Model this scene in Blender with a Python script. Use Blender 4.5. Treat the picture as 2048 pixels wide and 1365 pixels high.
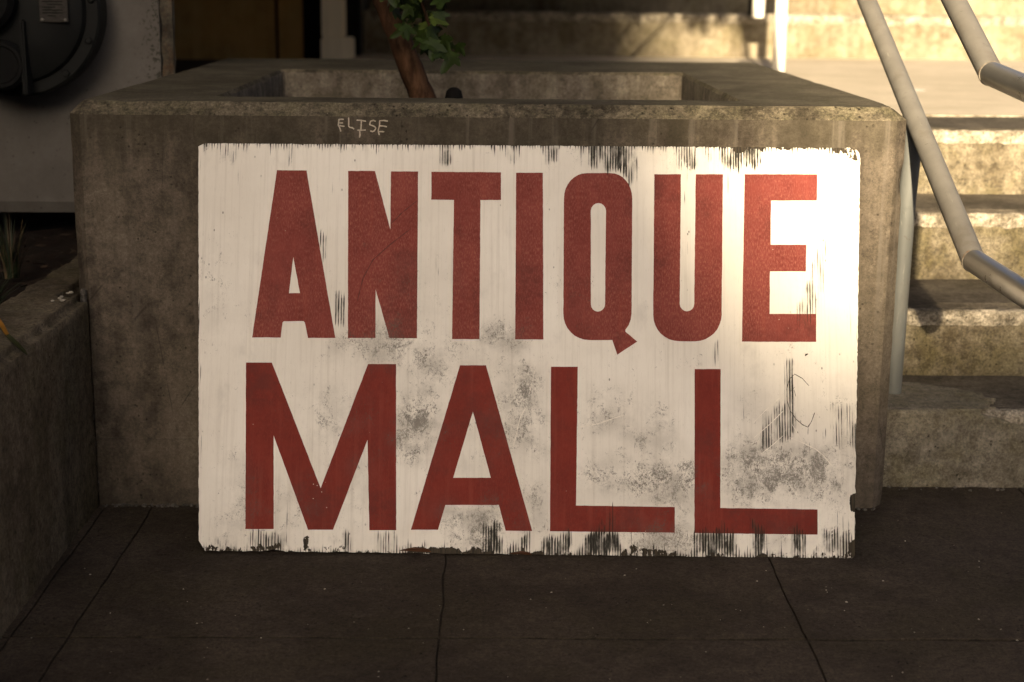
import bpy, bmesh, math, random
from mathutils import Vector, Matrix, noise
R = math.radians
random.seed(11)
sc = bpy.context.scene
for o in list(bpy.data.objects):
    bpy.data.objects.remove(o)
C = sc.collection
SIGN_ORG=(0.0682, -0.2777, 0.0)
SIGN_X=(0.99998, -0.00634, 0.0)
SIGN_Y=(0.00209, 0.32983, 0.94404)
SIGN_CORNERS=[(-0.6239, 0.7673), (0.6261, 0.7699), (0.6027, 0.0), (-0.6018, 0.0018)]
LETTERS=[('A', [(-0.4747, 0.7169), (-0.4192, 0.7168), (-0.3588, 0.3998), (-0.4097, 0.3994), (-0.4161, 0.4281), (-0.4186, 0.4309), (-0.4554, 0.4306), (-0.4578, 0.4278), (-0.4603, 0.3999), (-0.5136, 0.3995)], [[(-0.4403, 0.5516), (-0.4265, 0.4835), (-0.4471, 0.4833)]]), ('N', [(-0.3407, 0.7165), (-0.2904, 0.717), (-0.2595, 0.6054), (-0.2603, 0.7163), (-0.209, 0.7167), (-0.2069, 0.4004), (-0.2581, 0.4006), (-0.2854, 0.4918), (-0.2842, 0.4004), (-0.3354, 0.4)], []), ('T', [(-0.184, 0.7163), (-0.0529, 0.7165), (-0.0525, 0.6635), (-0.0912, 0.6631), (-0.0904, 0.3998), (-0.1416, 0.3994), (-0.1409, 0.6627), (-0.1833, 0.663)], []), ('I', [(-0.0243, 0.7158), (0.0261, 0.7163), (0.0285, 0.4001), (-0.024, 0.3997)], []), ('Q', [(0.066, 0.668), (0.0668, 0.6773), (0.0692, 0.6864), (0.0732, 0.6947), (0.0785, 0.702), (0.085, 0.7081), (0.0924, 0.7126), (0.1004, 0.7154), (0.1088, 0.7164), (0.1539, 0.7168), (0.1619, 0.7159), (0.1695, 0.7132), (0.1766, 0.7089), (0.1827, 0.7029), (0.1878, 0.6957), (0.1915, 0.6874), (0.1938, 0.6784), (0.1946, 0.6691), (0.1931, 0.45), (0.1917, 0.4388), (0.1877, 0.4283), (0.1813, 0.4193), (0.1817, 0.4158), (0.2035, 0.3975), (0.1663, 0.3725), (0.157, 0.3999), (0.114, 0.3995), (0.1046, 0.4004), (0.0955, 0.4032), (0.0872, 0.4077), (0.0798, 0.4138), (0.0738, 0.4214), (0.0693, 0.4299), (0.0665, 0.4393), (0.0656, 0.449)], [[(0.1167, 0.6445), (0.1178, 0.65), (0.1209, 0.6547), (0.1255, 0.6579), (0.1309, 0.6591), (0.1364, 0.658), (0.141, 0.6549), (0.1441, 0.6502), (0.1452, 0.6447), (0.1435, 0.4673), (0.1425, 0.462), (0.1396, 0.4574), (0.1353, 0.4544), (0.1302, 0.4533), (0.1252, 0.4543), (0.1209, 0.4573), (0.118, 0.4618), (0.117, 0.4671)]]), ('U', [(0.2365, 0.7153), (0.2866, 0.7157), (0.2832, 0.4691), (0.2843, 0.4638), (0.2872, 0.4592), (0.2916, 0.4562), (0.2967, 0.4552), (0.3019, 0.4563), (0.3064, 0.4594), (0.3093, 0.464), (0.3104, 0.4693), (0.3146, 0.716), (0.366, 0.7164), (0.3615, 0.4498), (0.3604, 0.44), (0.3576, 0.4305), (0.353, 0.4217), (0.3468, 0.414), (0.3393, 0.4077), (0.3307, 0.4029), (0.3215, 0.4), (0.3118, 0.3989), (0.2826, 0.3987), (0.273, 0.3996), (0.2638, 0.4023), (0.2553, 0.4067), (0.2478, 0.4127), (0.2417, 0.4201), (0.2372, 0.4285), (0.2344, 0.4377), (0.2335, 0.4473)], []), ('E', [(0.4071, 0.7168), (0.5443, 0.718), (0.5429, 0.6677), (0.4564, 0.6666), (0.4545, 0.5823), (0.5219, 0.5829), (0.5202, 0.5324), (0.4528, 0.5319), (0.4513, 0.4515), (0.5386, 0.4522), (0.5376, 0.3995), (0.399, 0.399)], []), ('M', [(-0.5237, 0.3526), (-0.4757, 0.353), (-0.3804, 0.1213), (-0.2972, 0.3516), (-0.2451, 0.352), (-0.2402, 0.0453), (-0.2895, 0.045), (-0.2957, 0.2108), (-0.3561, 0.0454), (-0.4021, 0.0451), (-0.4694, 0.2177), (-0.4651, 0.0459), (-0.5171, 0.0455)], []), ('A', [(-0.1262, 0.3505), (-0.078, 0.3509), (0.0099, 0.0456), (-0.039, 0.0458), (-0.0521, 0.0928), (-0.1504, 0.0921), (-0.1632, 0.0468), (-0.2132, 0.0464)], [[(-0.1014, 0.2647), (-0.0671, 0.1426), (-0.1367, 0.1421)]]), ('L', [(0.043, 0.3492), (0.0928, 0.3496), (0.0902, 0.0928), (0.2724, 0.0912), (0.2722, 0.0443), (0.0425, 0.0454)], []), ('L', [(0.3106, 0.3468), (0.3589, 0.3472), (0.3563, 0.0902), (0.5359, 0.0888), (0.5352, 0.0426), (0.3083, 0.044)], [])]
STREAK=[(0.1112, 0.7229, 0.1338, 0.7809, 1.0), (0.1471, 0.7117, 0.1868, 0.7814, 1.05), (0.1867, 0.6929, 0.2038, 0.7815, 0.8), (0.2802, 0.7244, 0.3202, 0.7778, 0.8), (0.32, 0.7488, 0.3571, 0.7781, 0.6), (0.3605, 0.7252, 0.4424, 0.7837, 0.9), (0.3796, 0.7426, 0.4386, 0.7836, 1.1), (0.3602, 0.6772, 0.389, 0.735, 0.45), (0.286, 0.5526, 0.3098, 0.7728, 0.38), (0.5466, 0.5169, 0.5599, 0.6502, 0.5), (0.5249, 0.4412, 0.5396, 0.5547, 0.7), (0.5387, 0.4884, 0.5568, 0.5739, 0.62), (0.5116, 0.4269, 0.5335, 0.5168, 0.75), (0.4985, 0.4221, 0.5236, 0.4789, 0.6), (0.4773, 0.2167, 0.4997, 0.3733, 0.78), (0.454, 0.2073, 0.4801, 0.291, 0.8), (0.4307, 0.1933, 0.4557, 0.2722, 0.7), (0.3807, 0.1975, 0.4087, 0.3184, 0.42), (0.3802, 0.1422, 0.4029, 0.1977, 0.3), (0.5606, 0.1989, 0.6104, 0.292, 0.62), (0.5468, 0.208, 0.5538, 0.2451, 0.8), (0.5976, 0.1945, 0.6116, 0.2548, 0.9), (0.5047, 0.18, 0.5237, 0.2171, 0.4), (-0.3902, 0.5375, -0.3764, 0.5945, 0.7), (-0.376, 0.5281, -0.3346, 0.5664, 0.35), (-0.3655, 0.4199, -0.3369, 0.486, 0.75), (-0.3578, 0.4106, -0.3415, 0.4342, 0.5), (-0.1767, 0.5222, -0.1679, 0.5678, 0.7), (-0.0435, 0.4742, -0.0346, 0.531, 0.5), (-0.0248, 0.4744, -0.0204, 0.5122, 0.4), (-0.0765, 0.5117, -0.0706, 0.5781, 0.4), (-0.5167, 0.0024, -0.439, 0.0494, 0.75), (-0.4526, 0.0028, -0.4393, 0.063, 0.8), (-0.5808, 0.002, -0.5266, 0.0305, 0.6), (-0.3701, 0.0016, -0.3138, 0.032, 0.6), (-0.3426, 0.0018, -0.3233, 0.0502, 0.8), (-0.2784, 0.0004, -0.2314, 0.0462, 0.6), (-0.2656, 0.0023, -0.2591, 0.0506, 1.1), (-0.2326, -0.0011, -0.1778, 0.0193, 0.8), (-0.196, 0.01, -0.1817, 0.0356, 0.4), (-0.0904, -0.0002, -0.0402, 0.0339, 1.0), (-0.0785, -0.0001, -0.0515, 0.0639, 1.0), (-0.0399, 0.0002, -0.0034, 0.025, 0.9), (-0.0124, 0.0004, 0.0057, 0.0479, 0.9), (0.028, 0.0007, 0.0811, 0.0466, 1.05), (0.1024, -0.0007, 0.1713, 0.0472, 1.1), (0.1299, 0.0433, 0.1676, 0.0719, 0.9), (0.1547, 0.0489, 0.1639, 0.0993, 0.8), (0.1805, 0.0035, 0.1943, 0.0446, 0.7), (0.1988, -0.0, 0.2679, 0.0223, 0.7), (0.3045, -0.0011, 0.3831, 0.0505, 1.05), (0.3554, 0.0366, 0.3685, 0.0687, 0.9), (0.3827, -0.0006, 0.3905, 0.0506, 0.7), (0.4131, 0.0015, 0.4404, 0.06, 1.1), (0.4839, 0.0001, 0.5141, 0.0514, 1.05), (0.49, 0.0421, 0.5032, 0.066, 0.8), (0.5391, 0.0005, 0.6027, 0.0566, 0.85), (0.5583, 0.0517, 0.6014, 0.0887, 0.5), (0.5253, 0.0004, 0.5579, 0.0243, 0.7), (-0.6013, 0.0164, -0.5987, 0.3759, 0.3), (-0.6133, 0.432, -0.6105, 0.6592, 0.25), (0.3437, 0.3459, 0.36, 0.4022, 0.6), (0.4112, 0.0965, 0.4394, 0.1426, 0.3), (0.1342, 0.3705, 0.1416, 0.3911, 0.7), (0.5491, 0.6884, 0.5591, 0.7269, 0.5), (0.5989, 0.3854, 0.6217, 0.7371, 0.35), (0.1249, 0.3779, 0.1304, 0.3967, 0.8), (-0.6205, 0.7464, -0.6074, 0.7704, 0.67), (-0.5957, 0.7287, -0.589, 0.7705, 0.52), (-0.5838, 0.7288, -0.5456, 0.7709, 0.61), (-0.4556, 0.7288, -0.4407, 0.7719, 0.61), (-0.3109, 0.7263, -0.3014, 0.7731, 0.6), (-0.2904, 0.7487, -0.2749, 0.7734, 0.56), (-0.1733, 0.7315, -0.1453, 0.7745, 0.83), (-0.1011, 0.7543, -0.0674, 0.7752, 0.43), (-0.0526, 0.7349, -0.0135, 0.7757, 0.58), (0.0277, 0.7325, 0.0576, 0.7764, 0.84), (0.0663, 0.7638, 0.1059, 0.7768, 0.67), (0.1065, 0.7436, 0.1188, 0.7769, 0.47), (0.1196, 0.7304, 0.1547, 0.7772, 0.8), (0.1612, 0.7428, 0.1825, 0.7775, 0.67), (0.2766, 0.7527, 0.3011, 0.7785, 0.66), (0.3289, 0.743, 0.3562, 0.779, 0.56)]
SCUFF=[(-0.2184, 0.295, -0.1171, 0.3657, 0.75), (-0.236, 0.2299, -0.163, 0.314, 0.85), (-0.2445, 0.1791, -0.1714, 0.2397, 0.7), (-0.3866, 0.3589, -0.2107, 0.409, 0.55), (-0.3835, 0.2104, -0.2927, 0.3037, 0.4), (-0.3356, 0.1187, -0.2724, 0.1927, 0.35), (-0.0985, 0.3612, -0.006, 0.4463, 0.75), (-0.1633, 0.342, -0.0894, 0.3893, 0.6), (-0.0511, 0.2498, 0.0411, 0.3623, 0.7), (-0.032, 0.1668, 0.0323, 0.2505, 0.5), (-0.0127, 0.0478, 0.0421, 0.1398, 0.5), (-0.1595, 0.0239, -0.0406, 0.0933, 0.65), (0.088, 0.2324, 0.19, 0.2981, 0.5), (0.1528, 0.1959, 0.2642, 0.2522, 0.55), (0.0929, 0.1172, 0.3193, 0.1602, 0.65), (0.0883, 0.1125, 0.1621, 0.1406, 0.5), (0.2174, 0.1043, 0.3192, 0.1418, 0.3), (0.2273, 0.3544, 0.3394, 0.3927, 0.25), (0.3651, 0.1007, 0.5421, 0.208, 0.8), (0.4672, 0.1428, 0.542, 0.1987, 0.7), (0.394, 0.2346, 0.4696, 0.3469, 0.3), (0.5037, 0.1063, 0.5878, 0.1621, 0.5), (0.543, 0.2636, 0.6095, 0.348, 0.3), (0.1529, 0.0124, 0.3094, 0.0409, 0.6), (0.1899, 0.1869, 0.2829, 0.2895, 0.4), (-0.5636, 0.0439, -0.5123, 0.191, 0.3), (-0.4169, 0.045, -0.382, 0.1367, 0.35), (-0.2396, 0.4726, -0.1473, 0.568, 0.25), (-0.1649, 0.4732, -0.1282, 0.5302, 0.6), (0.3861, 0.3931, 0.4052, 0.4402, 0.4), (-0.4585, 0.256, -0.3394, 0.322, 0.25), (0.4473, 0.0144, 0.4937, 0.0421, 0.6), (-0.6005, 0.3759, -0.5635, 0.7266, 0.2)]
BARE=[(0.5966, 0.0795, 0.6149, 0.1209, 1.2), (0.5888, -0.0028, 0.6153, 0.0384, 1.1), (0.5995, 0.1991, 0.6164, 0.2085, 0.8), (-0.6035, -0.0036, -0.5079, 0.0188, 0.8), (-0.4525, -0.0026, -0.3246, 0.0183, 0.7), (-0.5075, 0.0006, -0.453, 0.0219, 0.9), (-0.2325, -0.0048, -0.0584, 0.0155, 1.0), (-0.0124, -0.0033, 0.0316, 0.0134, 1.3), (-0.3242, -0.0036, -0.2327, 0.0098, 0.8), (0.0335, -0.0048, 0.1713, 0.0126, 0.7), (0.1713, -0.0038, 0.2816, 0.0179, 0.9), (0.2815, -0.0049, 0.613, 0.011, 0.7), (0.3608, 0.7588, 0.4462, 0.7837, 0.9), (0.2851, 0.763, 0.3325, 0.7808, 0.7), (0.4602, 0.7617, 0.6263, 0.7815, 0.85), (0.569, 0.754, 0.6262, 0.7757, 0.9), (0.5972, 0.7388, 0.626, 0.766, 0.85), (-0.3759, 0.7609, -0.3629, 0.7726, 1.2), (-0.4106, 0.0104, -0.3984, 0.0378, 1.1), (-0.4363, 0.7623, -0.4214, 0.772, 0.9), (-0.6209, 0.7625, -0.5929, 0.7705, 0.8), (-0.1213, 0.7661, 0.096, 0.7767, 0.6), (0.6009, 0.3948, 0.6204, 0.4419, 0.4), (0.5109, 0.3687, 0.5278, 0.3764, 1.3), (0.4136, 0.3427, 0.4192, 0.3503, 0.9), (0.2593, 0.2013, 0.2686, 0.2106, 1.0), (0.2688, 0.2467, 0.2753, 0.2542, 0.9)]
CAM_LOC=(0.0, -2.9649, 1.0274)
CAM_RIGHT=(0.999888, -0.011733, 0.009343)
CAM_UP=(-0.006454, 0.225747, 0.974165)
CAM_FWD=(0.013539, 0.974115, -0.225646)
CAM_LENS=54.587
GRAFFITI=[[(-0.2813, 0.77), (-0.2904, 0.7698), (-0.2914, 0.764), (-0.2919, 0.7582), (-0.2894, 0.7541), (-0.2871, 0.7466)], [(-0.291, 0.763), (-0.2827, 0.7631)], [(-0.2902, 0.7582), (-0.2852, 0.7572), (-0.2802, 0.7568)], [(-0.2721, 0.7733), (-0.272, 0.7642), (-0.2723, 0.7567), (-0.2695, 0.7546), (-0.2657, 0.7543), (-0.262, 0.7516)], [(-0.2572, 0.7684), (-0.2485, 0.7683), (-0.2393, 0.7665)], [(-0.2481, 0.7677), (-0.2486, 0.7594), (-0.2494, 0.7502)], [(-0.2566, 0.7498), (-0.2495, 0.7494), (-0.2399, 0.7502)], [(-0.2516, 0.7486), (-0.2511, 0.7411), (-0.2522, 0.7357)], [(-0.221, 0.7666), (-0.2256, 0.7685), (-0.231, 0.7668), (-0.2327, 0.7603), (-0.2269, 0.7583), (-0.2232, 0.7567), (-0.2207, 0.7538), (-0.2237, 0.7488), (-0.2275, 0.7471), (-0.2316, 0.7487)], [(-0.1977, 0.7671), (-0.206, 0.7684), (-0.2135, 0.7678), (-0.214, 0.7588), (-0.2166, 0.7489), (-0.2146, 0.7406)], [(-0.2136, 0.7584), (-0.2061, 0.7579), (-0.1999, 0.7565)], [(-0.2154, 0.7476), (-0.205, 0.7471)]]

# ------------------------------------------------------------------ camera
cd = bpy.data.cameras.new('camera')
cam = bpy.data.objects.new('camera', cd)
C.objects.link(cam)
r_, u_, f_ = Vector(CAM_RIGHT), Vector(CAM_UP), Vector(CAM_FWD)
mw = Matrix(((r_.x, u_.x, -f_.x, CAM_LOC[0]), (r_.y, u_.y, -f_.y, CAM_LOC[1]), (r_.z, u_.z, -f_.z, CAM_LOC[2]), (0, 0, 0, 1)))
cam.matrix_world = mw
cd.sensor_width = 36
cd.lens = CAM_LENS
cd.clip_start, cd.clip_end = .05, 1200
cd.dof.use_dof = True
cd.dof.focus_distance = 2.83
cd.dof.aperture_fstop = 4.0
sc.camera = cam
# ------------------------------------------------------------------ sky, sun, exposure
SUN_AZ, SUN_EL = R(7.0), R(14.0)          # the light travels towards +Y, a little to the right, and down
w = bpy.data.worlds.new('World')
sc.world = w
w.use_nodes = True
wn, wl = w.node_tree.nodes, w.node_tree.links
sky = wn.new('ShaderNodeTexSky')
sky.sky_type = 'NISHITA'
sky.sun_disc = False
sky.sun_elevation = SUN_EL
sky.sun_rotation = math.pi + SUN_AZ
sky.air_density, sky.dust_density, sky.ozone_density = .35, 8.0, .0
sky.altitude = 0
wl.new(sky.outputs[0], wn['Background'].inputs[0])
wn['Background'].inputs[1].default_value = .05
sd = bpy.data.lights.new('sun', 'SUN')
sd.energy = 5.0
sd.angle = R(.7)
sd.color = (1.0, .81, .54)
sun = bpy.data.objects.new('sun', sd)
C.objects.link(sun)
dirv = Vector((math.sin(SUN_AZ) * math.cos(SUN_EL), math.cos(SUN_AZ) * math.cos(SUN_EL), -math.sin(SUN_EL)))
sun.rotation_euler = dirv.to_track_quat('-Z', 'Y').to_euler()
sun.location = (-4, -30, 8)
sc.view_settings.view_transform = 'Standard'
sc.view_settings.look = 'None'
sc.view_settings.gamma = 1
sc.view_settings.use_curve_mapping = False
sc.view_settings.exposure = 2.03
sc.render.engine = 'CYCLES'
sc.cycles.use_denoising = True
sc.cycles.max_bounces = 8
# ------------------------------------------------------------------ mesh helpers

class MB:
    def __init__(s):
        s.v, s.f = [], []
    def add(s, vs, fs):
        b = len(s.v)
        s.v += [tuple(p) for p in vs]
        s.f += [tuple(b + i for i in f) for f in fs]
    def box(s, x0, x1, y0, y1, z0, z1):
        s.add([(x0, y0, z0), (x1, y0, z0), (x1, y1, z0), (x0, y1, z0), (x0, y0, z1), (x1, y0, z1), (x1, y1, z1), (x0, y1, z1)],
              [(3, 2, 1, 0), (4, 5, 6, 7), (0, 1, 5, 4), (1, 2, 6, 5), (2, 3, 7, 6), (3, 0, 4, 7)])
    def prism(s, poly, z0, z1, m=None):
        n = len(poly)
        vs = [(x, y, z0) for x, y in poly] + [(x, y, z1) for x, y in poly]
        if m:
            vs = [m(p) for p in vs]
        s.add(vs, [tuple(range(n - 1, -1, -1)), tuple(range(n, 2 * n))] + [(i, (i + 1) % n, n + (i + 1) % n, n + i) for i in range(n)])
    def tube(s, pts, rad, seg=20, caps=True):
        pts = [Vector(p) for p in pts]
        n = len(pts)
        rad = rad if isinstance(rad, (list, tuple)) else [rad] * n
        d0 = (pts[1] - pts[0]).normalized()
        a = d0.orthogonal().normalized()
        rings = []
        for i, p in enumerate(pts):
            di = (pts[i] - pts[i - 1]).normalized() if i else (pts[1] - pts[0]).normalized()
            do = (pts[i + 1] - pts[i]).normalized() if i < n - 1 else di
            t = (di + do).normalized()
            a = (a - a.dot(di) * di).normalized()
            b = di.cross(a)
            ring = []
            for k in range(seg):
                an = 2 * math.pi * k / seg
                off = (a * math.cos(an) + b * math.sin(an)) * rad[i]
                c = di.dot(t)
                off = off - di * (off.dot(t) / max(c, .2))   # slide along the pipe onto the mitre plane
                ring.append(p + off)
            rings.append(ring)
        vs = [v for r in rings for v in r]
        fs = [(i * seg + k, i * seg + (k + 1) % seg, (i + 1) * seg + (k + 1) % seg, (i + 1) * seg + k) for i in range(n - 1) for k in range(seg)]
        if caps:
            fs += [tuple(range(seg - 1, -1, -1)), tuple((n - 1) * seg + k for k in range(seg))]
        s.add(vs, fs)
    def lathe(s, prof, centre, axis_m=None, seg=48):
        # prof: (radius, height) pairs turned about local z
        vs = []
        for r, h in prof:
            for k in range(seg):
                a = 2 * math.pi * k / seg
                p = Vector((r * math.cos(a), r * math.sin(a), h))
                if axis_m:
                    p = axis_m @ p
                vs.append(p + Vector(centre))
        n = len(prof)
        fs = [(i * seg + k, i * seg + (k + 1) % seg, (i + 1) * seg + (k + 1) % seg, (i + 1) * seg + k) for i in range(n - 1) for k in range(seg)]
        fs += [tuple(range(seg - 1, -1, -1)), tuple((n - 1) * seg + k for k in range(seg))]
        s.add(vs, fs)
    def build(s, name, mat, parent=None, smooth=None, bevel=0, rough=None):
        me = bpy.data.meshes.new(name)
        me.from_pydata(s.v, [], s.f)
        me.update()
        return finish(name, me, mat, parent, smooth, bevel, rough)

def finish(name, me, mat, parent=None, smooth=None, bevel=0, rough=None):
    """rough = (cell, amplitude, scale): cut the mesh into cells and push the points about, so that edges are not ruler straight"""
    bm = bmesh.new()
    bm.from_mesh(me)
    bmesh.ops.recalc_face_normals(bm, faces=bm.faces)
    if bevel:
        bmesh.ops.bevel(bm, geom=[e for e in bm.edges if len(e.link_faces) == 2 and e.calc_face_angle(0) > .5], offset=bevel, segments=2, affect='EDGES', clamp_overlap=True)
    if rough:
        roughen(bm, *rough)
    bm.to_mesh(me)
    bm.free()
    o = bpy.data.objects.new(name, me)
    C.objects.link(o)
    for m_ in (mat if isinstance(mat, (list, tuple)) else [mat]):
        me.materials.append(m_)
    if parent is not None:
        o.parent = parent
        o.location = -parent.location if parent.type == 'EMPTY' and parent.get('world_data') else (0, 0, 0)
    if smooth is not None:
        for p in me.polygons:
            p.use_smooth = True
        me.set_sharp_from_angle(angle=R(smooth))
    return o

def slice_grid(bm, step, axes):
    for ax in axes:
        lo = min(v.co[ax] for v in bm.verts)
        hi = max(v.co[ax] for v in bm.verts)
        no = [0, 0, 0]
        no[ax] = 1
        k = lo + step
        while k < hi - step * .3:
            co = [0, 0, 0]
            co[ax] = k
            bmesh.ops.bisect_plane(bm, geom=bm.verts[:] + bm.edges[:] + bm.faces[:], plane_co=co, plane_no=no, dist=1e-5)
            k += step

def roughen(bm, step, amp, scale, axes=(0, 1, 2)):
    slice_grid(bm, step, axes)
    bm.normal_update()
    for v in bm.verts:
        sharp = max([e.calc_face_angle(0) for e in v.link_edges if len(e.link_faces) == 2] or [0])
        k = amp * (2.6 if sharp > .4 else 1)
        d = noise.fractal(v.co * scale, 1.0, 2.0, 3) * k
        if sharp > .4:
            d = min(d, .15 * k) - .25 * k
        v.co += v.normal * d

def tag(o, label=None, cat=None, group=None, kind=None):
    for k, val in (('label', label), ('category', cat), ('group', group), ('kind', kind)):
        if val:
            o[k] = val
    return o

def thing(name, loc, label, cat, group=None):
    o = bpy.data.objects.new(name, None)
    C.objects.link(o)
    o.location = loc
    o.empty_display_size = .1
    o['world_data'] = 1            # its parts' meshes are written in world coordinates
    return tag(o, label, cat, group)
# ------------------------------------------------------------------ materials

class NT:
    def __init__(s, name):
        s.m = bpy.data.materials.new(name)
        s.m.use_nodes = True
        s.n, s.l = s.m.node_tree.nodes, s.m.node_tree.links
        s.b = s.n['Principled BSDF']
    def put(s, sock, v):
        if hasattr(v, 'links') or hasattr(v, 'is_linked'):
            s.l.new(v, sock)
        elif isinstance(v, (tuple, list)) and len(v) == 3 and sock.type == 'RGBA':
            sock.default_value = (*v, 1)
        else:
            sock.default_value = v
    def co(s, scale=(1, 1, 1), loc=(0, 0, 0)):
        if not hasattr(s, 'tc'):
            s.tc = s.n.new('ShaderNodeTexCoord')
        mp = s.n.new('ShaderNodeMapping')
        mp.inputs['Scale'].default_value = scale
        mp.inputs['Location'].default_value = loc
        s.l.new(s.tc.outputs['Object'], mp.inputs[0])
        return mp.outputs[0]
    def noise(s, scale, detail=4, rough=.55, stretch=(1, 1, 1), loc=(0, 0, 0), dist=0):
        t = s.n.new('ShaderNodeTexNoise')
        t.inputs['Scale'].default_value = scale
        t.inputs['Detail'].default_value = detail
        t.inputs['Roughness'].default_value = rough
        t.inputs['Distortion'].default_value = dist
        s.l.new(s.co(stretch, loc), t.inputs['Vector'])
        return t.outputs[0]
    def vor(s, scale, stretch=(1, 1, 1), feature='F1', rnd=1.0):
        t = s.n.new('ShaderNodeTexVoronoi')
        t.feature = feature
        t.inputs['Scale'].default_value = scale
        t.inputs['Randomness'].default_value = rnd
        s.l.new(s.co(stretch), t.inputs['Vector'])
        return t.outputs[0]
    def ramp(s, v, a, b, ya=0.0, yb=1.0):
        t = s.n.new('ShaderNodeMapRange')
        t.interpolation_type = 'SMOOTHSTEP'
        s.put(t.inputs['Value'], v)
        s.put(t.inputs['From Min'], a)
        s.put(t.inputs['From Max'], b)
        t.inputs['To Min'].default_value = ya
        t.inputs['To Max'].default_value = yb
        return t.outputs[0]
    def math(s, op, a, b=0.0, c=None):
        t = s.n.new('ShaderNodeMath')
        t.operation = op
        s.put(t.inputs[0], a)
        s.put(t.inputs[1], b)
        if c is not None:
            s.put(t.inputs[2], c)
        return t.outputs[0]
    def mix(s, f, a, b, blend='MIX'):
        t = s.n.new('ShaderNodeMix')
        t.data_type = 'RGBA'
        t.blend_type = blend
        s.put(t.inputs[0], f)
        s.put(t.inputs[6], a)
        s.put(t.inputs[7], b)
        return t.outputs[2]
    def attr(s, name):
        t = s.n.new('ShaderNodeAttribute')
        t.attribute_name = name
        sp = s.n.new('ShaderNodeSeparateColor')
        s.l.new(t.outputs['Color'], sp.inputs[0])
        return sp.outputs[0], sp.outputs[1], sp.outputs[2]
    def axis(s, i):
        sp = s.n.new('ShaderNodeSeparateXYZ')
        s.l.new(s.co(), sp.inputs[0])
        return sp.outputs[i]
    def bump(s, h, strength=.3, dist=.002):
        t = s.n.new('ShaderNodeBump')
        t.inputs['Strength'].default_value = strength
        t.inputs['Distance'].default_value = dist
        s.put(t.inputs['Height'], h)
        s.l.new(t.outputs[0], s.b.inputs['Normal'])
    def out(s, col, rough=.8, metal=0.0, spec=.3):
        s.put(s.b.inputs['Base Color'], col)
        s.put(s.b.inputs['Roughness'], rough)
        s.b.inputs['Metallic'].default_value = metal
        s.b.inputs['Specular IOR Level'].default_value = spec
        return s.m

def concrete(name, dark, light, tint=None, tint_amt=.35, blot=3.0, streak=.5, grit=.35, pits=.5, bump=.35, salt=.3, stain=None, rough=.88):
    t = NT(name)
    big = t.noise(blot, 7, .62, dist=.4)
    mid = t.noise(blot * 7, 6, .6)
    st = t.noise(1, 5, .6, stretch=(16, 16, 1.3))
    fine = t.math('ADD', t.math('MULTIPLY', t.noise(170, 4, .8), .6), t.math('MULTIPLY', t.noise(60, 5, .75, loc=(1, 2, 3)), .4))
    grain = t.noise(900, 2, .6)
    v = t.math('MULTIPLY', big, 1.0 - streak)
    v = t.math('ADD', v, t.math('MULTIPLY', st, streak))
    v = t.math('ADD', t.math('MULTIPLY', v, .7), t.math('MULTIPLY', mid, .3))
    col = t.mix(t.ramp(v, .38, .62), dark, light)
    if tint:
        col = t.mix(t.math('MULTIPLY', t.ramp(t.noise(blot * 1.7, 5, .6, loc=(7, 3, 1)), .42, .66), tint_amt), col, tint)
    g = t.math('MULTIPLY_ADD', t.math('SUBTRACT', fine, .5), grit * 4.2, 1.0)
    g = t.math('MULTIPLY', g, t.math('MULTIPLY_ADD', t.math('SUBTRACT', grain, .5), grit * 1.6, 1.0))
    cg = t.n.new('ShaderNodeCombineColor')
    for i in range(3):
        t.l.new(g, cg.inputs[i])
    col = t.mix(1.0, col, cg.outputs[0], 'MULTIPLY')
    pv = t.vor(70)
    pm = t.math('MULTIPLY', t.ramp(pv, .20, .08), t.ramp(t.noise(13, 3), .48, .60))
    col = t.mix(t.math('MULTIPLY', pm, pits), col, tuple(c * .3 for c in dark))
    sv = t.math('MULTIPLY', t.ramp(t.vor(150), .14, .05), t.ramp(t.noise(40, 2, loc=(3, 8, 2)), .56, .66))
    col = t.mix(t.math('MULTIPLY', sv, salt), col, tuple(min(.6, c * 2.6 + .06) for c in light))
    if stain:
        col = stain(t, col)
    t.bump(t.math('ADD', t.math('ADD', t.math('MULTIPLY', fine, .8), t.math('MULTIPLY', mid, .8)), t.math('MULTIPLY', pm, -1.5)), bump, .003)
    return t.out(col, rough, 0, .2)

def planter_stain(t, col):
    # dark run-off band under the rim, breaking into drips; greener in the middle of the wall
    z = t.axis(2)
    drip = t.noise(1, 4, .6, stretch=(11, 3, .6), loc=(2, 0, 0))
    edge = t.math('MULTIPLY_ADD', t.math('SUBTRACT', drip, .5), -.55, .70)
    band = t.ramp(z, t.math('SUBTRACT', edge, .05), t.math('ADD', edge, .05))
    col = t.mix(t.math('MULTIPLY', band, .55), col, (.042, .036, .022))
    lime = t.math('MULTIPLY', t.ramp(t.noise(1, 4, .6, stretch=(34, 3, 1.1), loc=(5, 1, 0)), .54, .68), t.ramp(z, .2, .5))
    col = t.mix(t.math('MULTIPLY', lime, .5), col, (.15, .13, .105))
    hz = t.noise(1, 5, .65, stretch=(5, 3, 34), loc=(0, 2, 5))
    col = t.mix(t.math('MULTIPLY', t.math('MULTIPLY', t.ramp(hz, .54, .70), t.ramp(z, .6, .3)), .35), col, (.12, .10, .08))
    ck = t.ramp(t.vor(7, (1, 1, .45), 'DISTANCE_TO_EDGE'), .010, .002)
    ck = t.math('MULTIPLY', ck, t.ramp(t.noise(4, 3, .6, loc=(9, 9, 2)), .52, .60))
    col = t.mix(t.math('MULTIPLY', ck, .55), col, (.02, .016, .012))
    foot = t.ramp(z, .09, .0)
    return t.mix(t.math('MULTIPLY', foot, .35), col, (.05, .042, .034))

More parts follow.
